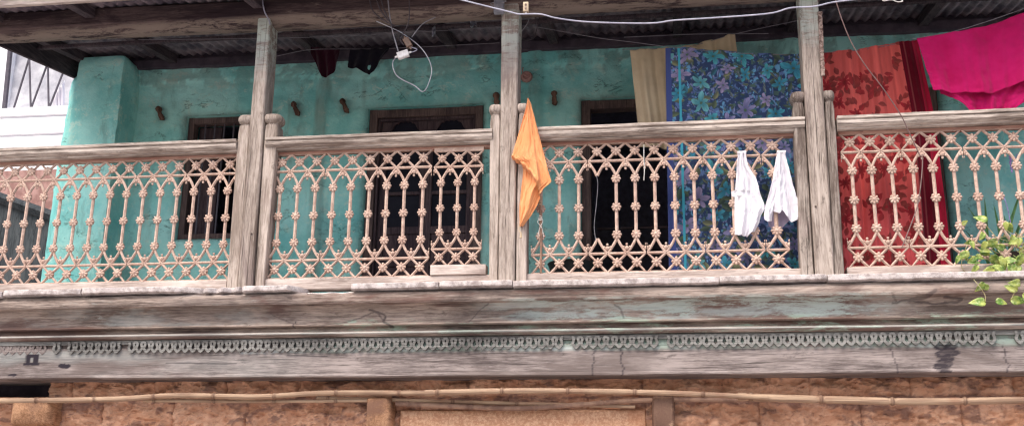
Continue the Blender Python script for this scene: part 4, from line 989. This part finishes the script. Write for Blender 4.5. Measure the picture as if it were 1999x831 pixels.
# magenta cloth: upper layer and lower layer
mg = thing('magenta_cloth', 'folded magenta cloth hanging from the line at the top right corner', 'cloth', (2.1, .2, 4.7))
P, uu, vv = drape([(0, 74), (.3, 62), (.6, 44), (1, 2)], [(0, 176), (.25, 180), (.45, 184), (.7, 163), (1, 150)], [(60, 1786), (130, 1806), (184, 1824)], [(0, 2060), (200, 2060)], .10, 110, 60, [(2.5, .020), (6, .010), (15, .004)], 9, rough=.015)
cloth_obj(P, 'upper_fold', 'magenta', '', '', parent=mg)
P, uu, vv = drape([(0, 150), (1, 130)], [(0, 182), (.10, 190), (.22, 222), (.35, 226), (.75, 222), (.85, 214), (1, 190)], [(130, 1822), (184, 1838), (200, 1852), (226, 1874)], [(130, 2060), (200, 2010), (226, 1990)], .15, 110, 50, [(3, .016), (8, .008)], 12, rough=.015)
cloth_obj(P, 'lower_fold', 'magenta', '', '', parent=mg)
# dark cloths under the roof
P, uu, vv = drape([(0, 92), (1, 96)], [(0, 105), (.2, 135), (.35, 150), (.65, 150), (.85, 135), (1, 110)], [(90, 606), (150, 612)], [(90, 664), (150, 660)], .75, 50, 40, [(3, .02)], 3)
cloth_obj(P, 'hanging_cloth', 'maroon', 'dark maroon cloth hanging under the roof right of the first post', 'cloth')
P, uu, vv = drape([(0, 98), (1, 94)], [(0, 132), (.25, 134), (.38, 138), (.62, 148), (.78, 132), (1, 100)], [(94, 684), (132, 679), (150, 684)], [(90, 762), (120, 750), (150, 745)], .70, 60, 40, [(3, .015)], 4)
b = MB(); hole = np.hypot((uu[:-1, :-1]-.60)/.05, (vv[:-1, :-1]-.72)/.10) > 1
b.grid(P, hole); tag(b.build('hanging_cloth', 'black', solid=.003, recalc=False, ang=180, base=tuple(P.reshape(-1, 3).mean(0))), 'black garment with a small hole hanging above the closed double door', 'garment')
# white garments over the rail ironwork
def zz(pts): return [(270+y/3.777, 1400+x/3.777) for y, x in pts]
xl = zz([(108, 155), (200, 145), (300, 140), (385, 132), (390, 104), (425, 108), (430, 130), (550, 128), (718, 132)])
xr = zz([(108, 208), (200, 226), (300, 288), (400, 314), (480, 345), (520, 350), (570, 322), (620, 310), (700, 270), (718, 262)])
P, uu, vv = drape([(0, 270+108/3.777), (.5, 270+106/3.777), (1, 270+110/3.777)], [(0, 270+706/3.777), (.3, 270+716/3.777), (.7, 270+718/3.777), (1, 270+685/3.777)], xl, xr, -.045, 90, 130, [(1.8, .018), (4, .010)], 6, rough=.012, grow=(.35, 1))
w1 = cloth_obj(P, 'white_garment', 'whitecloth', 'longer white vest hung on the balustrade, left of the two', 'garment', group='white garments drying on the balustrade')
xl = zz([(100, 444), (200, 425), (300, 410), (400, 385), (500, 355), (560, 346), (615, 350)]); xr = zz([(100, 498), (200, 522), (300, 547), (400, 574), (500, 605), (550, 613), (600, 606), (615, 600)])
P, uu, vv = drape([(0, 270+100/3.777), (1, 270+98/3.777)], [(0, 270+600/3.777), (.10, 270+615/3.777), (.22, 270+600/3.777), (.25, 270+525/3.777), (.42, 270+560/3.777), (.50, 270+530/3.777), (.62, 270+575/3.777), (.8, 270+612/3.777), (.95, 270+600/3.777), (1, 270+560/3.777)], xl, xr, -.050, 100, 110, [(1.7, .022), (4, .010)], 8, rough=.014, grow=(.25, 1))
w2 = cloth_obj(P, 'white_garment', 'whitecloth', 'shorter white vest with rounded hem beside the third post, right of the two', 'garment', group='white garments drying on the balustrade')
P, uu, vv = drape([(0, 400), (1, 400)], [(0, 440), (.3, 455), (.55, 456), (1, 425)], [(400, 1490), (456, 1505)], [(400, 1555), (430, 1545), (456, 1530)], .03, 40, 30, [(2, .01)], 3)
cloth_obj(P, 'inside_layer', 'lilac', '', '', parent=w2)
for w_, (px_, py_) in ((w1, (1448, 298)), (w2, (1525, 297))):
    q = U(px_, py_, -.03); MB().cbox(q[0]-.028, q[0]+.028, -.052, .012, q[2]-.012, q[2]+.006, 0, .004).build('folded_top', 'whitecloth', w_)
# flag
def z7(pts): return [(180+y/2.77, 990+x/2.77) for y, x in pts]
xl = z7([(36, 112), (100, 98), (200, 68), (350, 22), (366, 40), (374, 70), (400, 80), (450, 76), (500, 70), (600, 60), (715, 62)])
xr = z7([(36, 117), (60, 128), (100, 138), (200, 164), (300, 190), (400, 215), (480, 239), (492, 228), (515, 198), (560, 172), (600, 155), (650, 125), (715, 74)])
P, uu, vv = drape([(0, 180+38/2.77), (1, 180+38/2.77)], [(0, 180+712/2.77), (1, 180+712/2.77)], xl, xr, -.15, 80, 200, [(1.2, .022), (2.7, .007)], 1, rough=.016, grow=(.3, 1))
fl = thing('orange_flag', 'saffron orange pennant flag hanging from a thin pole beside the middle post', 'flag', (-.93, -.1, 3.25))
_q = (P-np.array([0, -D, EYE]))@RM; _px = CX+F*_q[..., 0]/_q[..., 2]; _py = CY+F*_q[..., 1]/_q[..., 2]
_e = interp([(990, 303), (998, 306), (1012, 313), (1022, 322), (1036, 336), (1046, 350), (1052, 372), (1060, 420)], _px)+1.6*np.sin(_px*.55)   # hem of the front layer
_s = np.clip((_py-_e)/1.6, 0, 1); P[..., 1] += .050*_s*np.clip((1066-_px)/14, 0, 1)-.012*np.clip(1-np.abs(_py-_e+2)/5, 0, 1)*(1-_s)
_c = np.abs(_px-(1030+(_py-195)*.135)); P[..., 1] -= .010*np.clip(1-_c/3.5, 0, 1)*(_s < .5)
# doubled-over layer: the lower half folds back behind the upper edge
fl_c = cloth_obj(P, 'flag_cloth', 'orange', '', '', parent=fl, solid=.002)
b = MB().tube([U(1056, 532, -.02), U(1056, 430, -.03), U(1050, 370, -.07), U(1031, 192, -.13)], [.008, .008, .007, .005], 8, 6)
b.build('flag_pole', 'oldbamboo', fl)
b = MB().tube([U(1014, 437, -.16), U(1013, 446, -.16), U(1016, 455, -.16)], .003, 6, 4); b.lathe([(.004, .02), (.006, .005), (.009, -.015), (.008, -.016)], U(1017, 459, -.16), 2, 10); b.build('tassel', 'beige', fl)
stt = thing('string_tie', 'white string knotted round the flag pole and a baluster', 'string', tuple(U(1055, 440, -.04)))
b = MB().tube([U(x, y, -.045) for x, y in ((1052, 420), (1058, 424), (1050, 428), (1060, 430), (1056, 440), (1052, 450), (1050, 462))], .0018, 6, 5)
b.build('string_tail', 'whitestring', stt)
b = MB().tube([U(x, y, -.048) for x, y in ((1050, 424), (1059, 428), (1049, 432), (1058, 445), (1061, 462))], .0018, 6, 5)
b.build('string_tail', 'whitestring', stt)
q_ = [U(1055, 383+k*.55, -.06)+np.array([.013*math.cos(k*.8), .013*math.sin(k*.8), 0]) for k in range(36)]
MB().tube(q_, .0022, 6).build('string_winding', 'beige', stt)

# ------------------------------------------------------------------ cables
def cable(pts, Y, r, mat, label, name='cable', cat='cable', group=None, sm=8):
    Ys = Y if hasattr(Y, '__len__') else [Y]*len(pts)
    q = [U(x, y, yy) for (x, y), yy in zip(pts, Ys)]; b = MB().tube(q, r, 8, sm); c = tuple(np.mean(q, 0))
    return tag(b.build(name, mat, base=c, ang=80), label, cat, group)
cable([(860, -12), (900, 0), (960, 15), (1000, 25), (1014, 28), (1054, 28), (1087, 36), (1144, 43), (1235, 46), (1282, 45), (1318, 40), (1397, 35), (1500, 27), (1543, 16), (1590, 13), (1626, 5), (1690, -3)], -.55, .0052, 'cable', 'thick pale cable sagging across the front from the middle post to the third post')
cable([(1627, -12), (1631, 0), (1644, 40), (1662, 83), (1688, 126), (1724, 173), (1758, 224), (1774, 257), (1794, 300), (1801, 316), (1793, 392), (1779, 436), (1760, 484)], [-.4, -.38, -.34, -.3, -.26, -.2, -.14, -.10, -.05, -.035, -.035, -.035, -.03], .0036, 'browncable', 'thin brown cable drooping past the red floral sheet onto the right balustrade')
cable([(512, -8), (513, 8), (517, 24), (524, 38), (527, 48)], -.13, .005, 'cable', 'short pale cable end dangling over the top of the first post')
dk = 'dark cables bunched over the eave beam'
cable([(720, -8), (726, 18), (738, 32), (752, 42), (770, 50)], -.14, .0045, 'darkcable', 'leftmost dark cable of the bunch over the eave beam', group=dk)
cable([(733, -8), (742, 18), (754, 36), (762, 44)], -.15, .0045, 'darkcable', 'second dark cable from the left over the eave beam', group=dk)
cable([(742, -8), (750, 20), (760, 40), (766, 55)], -.16, .0045, 'darkcable', 'third dark cable from the left over the eave beam', group=dk)
cable([(757, -8), (760, 25), (766, 60), (773, 85), (779, 106)], [-.16, -.16, -.14, -.12, -.1], .0045, 'greycable', 'dusty grey cable running down to the white connector')
cable([(799, -8), (798, 40), (786, 68), (781, 78), (788, 88)], [-.16, -.15, -.1, -.1, -.1], .0038, 'darkcable', 'dark cable running down into the brown connector', group=dk)
cable([(735, 42), (765, 55), (788, 67), (823, 95), (842, 130), (838, 160), (826, 179), (810, 168), (778, 151), (768, 135), (767, 122), (773, 112)], -.10, .0034, 'greycable2', 'looped cable hanging as a teardrop below the white connector')
cable([(804, 73), (815, 58), (828, 45), (850, 34)], [-.1, -.1, -.08, -.05], .0036, 'greycable', 'grey cable curving up from the brown connector towards the roof')
cable([(800, 103), (808, 101), (814, 97), (808, 94), (800, 92)], -.10, .0036, 'cable', 'short pale wire joining the white and brown connectors')
def connector(px, py, rot, mat, label, s=1.):
    q = U(px, py, -.10); t = thing('cable_connector', label, 'connector', tuple(q)); w, h = .040*s, .026*s
    b = MB().cbox(-w, w, -.018, .018, -h, h, 0, .006); b.lathe([(.010, -w-.016), (.013, -w)], (0, 0, 0), 2, 10) if 0 else None
    o = b.build('housing', mat, None, base=(0, 0, 0)); o.parent = t; o.rotation_euler = (0, rot, 0)
    for sx in (-1, 1):
        c_ = MB().tube([(sx*w*.98, 0, 0), (sx*(w+.012), 0, 0), (sx*(w+.022), 0, 0)], [.008, .008, .005], 8).build('plug', mat, None, base=(0, 0, 0)); c_.parent = o
connector(787, 107, math.radians(-17), 'whiteplastic', 'white plastic cable connector hanging above the closed double door'); connector(796, 84, math.radians(62), 'brownplastic', 'dusty brown cable connector just above the white one', .85)
# fittings on the eave beam
tb_ = thing('terminal_block', 'small cream terminal block hanging in front of the eave beam at the middle post', 'terminal block', tuple(U(1027, 16, -.5)))
q = U(1027, 16, -.5); MB().cbox(q[0]-.018, q[0]+.018, -.52, -.49, q[2]-.030, q[2]+.034, 2, .004).build('block', 'creamplastic', tb_)
b = MB()
for dz in (-.012, .014): b.lathe([(.006, .0), (.007, -.004), (.003, -.006)], (q[0], -.521, q[2]+dz), 1, 10)
b.build('screws', 'rust', tb_); MB().tube([q+[0, 0, -.03], q+[0, 0, -.04]], .006, 8).build('stub', 'whiteplastic', tb_)
gb = thing('junction_box', 'dusty grey translucent junction box on the eave beam above the middle post', 'junction box', tuple(U(974, 14, -.14)))
q = U(974, 14, -.14); MB().cbox(q[0]-.035, q[0]+.035, -.155, -.113, q[2]-.045, q[2]+.05, 2, .006).build('housing', 'greyplastic', gb)
b = MB().tube([q+np.array([-.035, -.01, .03]), q+np.array([-.055, -.02, .02]), q+np.array([-.03, -.03, .0]), q+np.array([.05, -.02, .03]), q+np.array([.03, -.01, .05])], .003, 6, 6); b.build('wire_loop', 'greycable', gb)
cable([(1045, 30), (1048, 55), (1040, 75), (1022, 78), (1016, 60), (1030, 50), (1042, 40)], .25, .003, 'darkcable', 'coil of thin dark wire hanging right of the middle post')
cable([(1035, 28), (1030, 45), (1018, 62), (1010, 74)], .2, .003, 'greycable', 'thin grey wire hanging beside the coil right of the middle post')
for i, (pts, Y, lab) in enumerate(((([(270, 78), (530, 75), (690, 70), (830, 62), (978, 54)]), .4, 'thin line stretched under the roof between the first and middle posts'),
                      ([(530, 112), (600, 98), (665, 96), (760, 95), (975, 84)], .72, 'line carrying the maroon cloth and the black garment'),
                      ([(1040, 52), (1082, 59), (1165, 74), (1230, 82), (1300, 91), (1440, 104), (1600, 108)], .30, 'line sloping down to the blue floral sheet'),
                      ([(1215, 97), (1300, 95), (1345, 92), (1434, 67), (1560, 40)], .45, 'line carrying the beige cloth'), ([(1218, 73), (1290, 70), (1360, 67), (1500, 66)], .5, 'straight line under the dark roof above the beige cloth'),
                      ([(1590, 104), (1680, 98), (1760, 84), (1800, 76), (1920, 60)], .33, 'line carrying the red floral sheet'), ([(1780, 76), (1860, 62), (1940, 38), (2060, -5)], .10, 'line carrying the magenta cloth'))):
    cable(pts, Y, .0022, 'string', lab, 'clothesline', 'clothesline', 'clotheslines under the roof', 6)
cable([(1722, -8), (1724, 2), (1740, 0), (1752, 4), (1762, 2), (1745, -6)], -.3, .0035, 'whitestring', 'knotted white string at the top edge above the magenta cloth', 'string', 'string')
cable([(1164, 342), (1167, 360), (1164, 400), (1160, 440), (1163, 470)], -.01, .0014, 'greycable', 'thin pale string in place of the missing baluster', 'string', 'string')
cable([(1257, 282), (1257, 310), (1258, 330), (1257, 352)], -.03, .0024, 'whitestring', 'short white string hanging from the lattice left of the blue sheet', 'string', 'string')
# cobwebby rag scraps under roof
for i, (px_, py_) in enumerate(((925, 42), (850, 60))):
    P = np.array([[U(px_-7+k*2.4, py_-8+j*3+3*math.sin(k*1.3+i), .3+.02*math.sin(j*2+k)) for j in range(7)] for k in range(6 if i == 0 else 4)])
    tag(MB().grid(P).build('rag_scrap', 'greyplastic', solid=.003, recalc=False, base=tuple(P.reshape(-1, 3).mean(0))), ('larger', 'smaller')[i]+' grey rag scrap caught on the line near the middle post', 'rag')

# ------------------------------------------------------------------ tub
q0, q1 = U(1068, 515, .55), U(1160, 515, .55); xc = (q0[0]+q1[0])/2; rr = (q1[0]-q0[0])/2; zt = q0[2]
b = MB().lathe([(rr*.75, 3.062), (rr*.8, 3.065), (rr*.95, zt-.02), (rr*1.0, zt), (rr*1.03, zt+.01), (rr*.97, zt+.008), (rr*.9, zt-.03), (rr*.75, 3.08)], (xc, .62, 0), 2, 36)
tag(b.build('washing_tub', 'tub', base=(xc, .62, 3.06)), 'black tub on the balcony floor behind the flag and open doorway', 'tub')

# ------------------------------------------------------------------ plants
pp = thing('pothos_plant', 'bright green variegated pothos trailing through the right balustrade over the slab', 'plant', tuple(U(1960, 500, .15)))
q = U(1965, 500, .22)
MB().lathe([(.07, q[2]-.12), (.085, q[2]-.03), (.095, q[2]), (.10, q[2]+.01), (.085, q[2]+.01), (.08, q[2]-.01)], (q[0]+.02, .22, 0), 2, 24).build('pot', 'pot', pp)
def leaf(b, c, s, ang, tx, ty, seed):
    """heart-shaped leaf hanging from c: midrib direction ang in the XZ plane"""
    n, mm = 9, 5; V = []
    for i in range(n):
        t = i/(n-1); w = .36*math.sin(math.pi*min(1, t**.62))**.8*(1-.35*t)+.0
        if i == 0: w = .05
        for j in range(mm):
            a = (j-(mm-1)/2)/((mm-1)/2); lx = a*w; lz = t+(-.10*(1-t)*abs(a) if t < .3 else 0); ly = -.28*abs(a)*w*1.2+.28*t*t-.1*t
            V.append((lx*s, ly*s, lz*s))
    V = np.array(V); ca, sa = math.cos(tx), math.sin(tx); V = V@np.array([[ca, sa, 0], [-sa, ca, 0], [0, 0, 1]])
    cb, sb_ = math.cos(ty), math.sin(ty); V = V@np.array([[1, 0, 0], [0, cb, sb_], [0, -sb_, cb]])
    cg, sg = math.cos(ang), math.sin(ang); V = V@np.array([[cg, 0, sg], [0, 1, 0], [-sg, 0, cg]])
    b.add(V+np.array(c), [(i*mm+j, i*mm+j+1, (i+1)*mm+j+1, (i+1)*mm+j) for i in range(n-1) for j in range(mm-1)])
r = random.Random(5); lb_ = MB(); st = MB(); 
spots = [(1890, 494, 1.1), (1925, 432, 1.25), (1968, 436, 1.0), (1920, 455, 1), (1905, 500, 1.1), (1890, 510, 1), (1915, 488, 1), (1935, 500, 1.3), (1950, 505, 1.3), (1962, 510, 1.2), (1975, 515, 1.2), (1990, 520, 1.3), (1940, 522, 1.3), (1925, 530, 1.1), (1955, 530, 1.2), (1975, 532, 1.2), (1993, 536, 1.1),
         (1920, 552, 1), (1930, 560, 1.), (1922, 590, 1.25), (1945, 588, 1.25), (1975, 585, 1.4), (1990, 552, 1.3), (1985, 565, 1.2), (1998, 575, 1.3), (1978, 460, 1), (1990, 470, 1), (1945, 470, 1.1), (1930, 475, 1), (1878, 437, .7), (1895, 470, .8), (1960, 484, 1.1), (1995, 500, 1.2), (1908, 518, 1.), (1875, 500, .9)]
for i, (x, y, s) in enumerate(spots):
    Y = -.07-.08*r.random() if y < 545 else -.20-.06*r.random()
    for k in range(2 if (y < 545 and i % 2 == 0) else 1):
        q = U(x+r.uniform(-5, 5)*k, y+r.uniform(-6, 6)*k, Y-.02*k)
        leaf(lb_, q, .066*s*r.uniform(.75, 1.1), math.radians(r.choice([100, 130, 160, 190, 215, 240, 70, -80])+r.uniform(-25, 25)), r.uniform(-.6, .6), r.uniform(-.5, .5), i)
for i in range(16):
    x = 1890+r.random()**.7*125; y = min(545, r.gauss(498, 26)); q = U(x, y, r.uniform(-.06, .2)); leaf(lb_, q, .044*r.uniform(.6, 1.3), r.uniform(0, 6.3), r.uniform(-.8, .8), r.uniform(-.8, .8), i)
lb_.build('foliage', 'leaf', pp, recalc=False, ang=180, solid=.0008)
for pts in ([(1960, 500), (1920, 480), (1895, 470), (1880, 500), (1878, 522), (1890, 535), (1905, 550), (1922, 574), (1924, 588)], [(1965, 498), (1950, 470), (1925, 440)], [(1965, 500), (1990, 530), (1985, 560), (1975, 582)], [(1945, 470), (1950, 490), (1970, 510), (1980, 530)], [(1970, 495), (1930, 505), (1900, 500), (1875, 497)], [(1968, 495), (1985, 470), (2010, 455)]):
    st.tube([U(x, y, .05 if (i_ == 0) else (-.07 if y < 545 else -.22)) for i_, (x, y) in enumerate(pts)], .0028, 6, 8)
for i in range(14):
    x, y = r.uniform(1925, 2010), r.uniform(455, 490); st.tube([U(x, y, -.02), U(x+r.uniform(-18, 18), y+r.uniform(-10, 10), -.05), U(x+r.uniform(-35, 35), y+r.uniform(-8, 18), -.02)], .0018, 5, 5)
st.build('stem', 'stem', pp, ang=80)
sp = thing('spiky_plant', 'dark green long-bladed plant standing behind the right balustrade', 'plant', tuple(U(1950, 520, .5)))
b = MB()
for (x0_, y0_, x1_, y1_, w) in ((1930, 520, 1922, 388, 6), (1955, 520, 1993, 372, 8), (1960, 520, 1940, 400, 6), (1950, 520, 1890, 405, 5), (1975, 520, 1960, 420, 7), (1940, 520, 1975, 430, 6), (1970, 520, 2010, 390, 7), (1930, 520, 1885, 450, 5)):
    n = 10; P = np.zeros((n, 3, 3))
    for i in range(n):
        t = i/(n-1); cx = x0_+(x1_-x0_)*t**1.4; cy = y0_+(y1_-y0_)*t; ww = w*math.sin(math.pi*(.15+.85*t))**.7 if t < 1 else .2
        for k, s_ in enumerate((-1, 0, 1)): P[i, k] = U(cx+s_*ww*.5, cy, .5+(.012 if s_ == 0 else 0)+.1*t*t)
    b.grid(P)
b.build('blades', 'blade', sp, recalc=False, solid=.0015)
b = MB().lathe([(.09, 3.062), (.11, 3.20), (.12, 3.23), (.10, 3.23)], (U(1950, 520, .5)[0], .5, 0), 2, 20); b.build('pot', 'pot', sp)
b = MB().tube([U(1956, 375, .1), U(1965, 400, .1), U(1972, 430, .1), U(1978, 470, .12)], .0022, 6, 6); b.tube([U(1986, 300, .05), U(1978, 315, .05), U(1970, 310, .05)], .002, 6, 5)
for k in range(9): b.lathe([(.002, -.008), (.009-.0004*k, 0), (.002, .010)], U(1972+.4*k+r.uniform(-1, 1), 306+k*3.6, .05), 2, 8)
tag(b.build('mauve_flower_spike', 'purple', base=tuple(U(1973, 320, .05))), 'thin mauve flower spike hanging behind the right balustrade near the frame edge', 'flower')
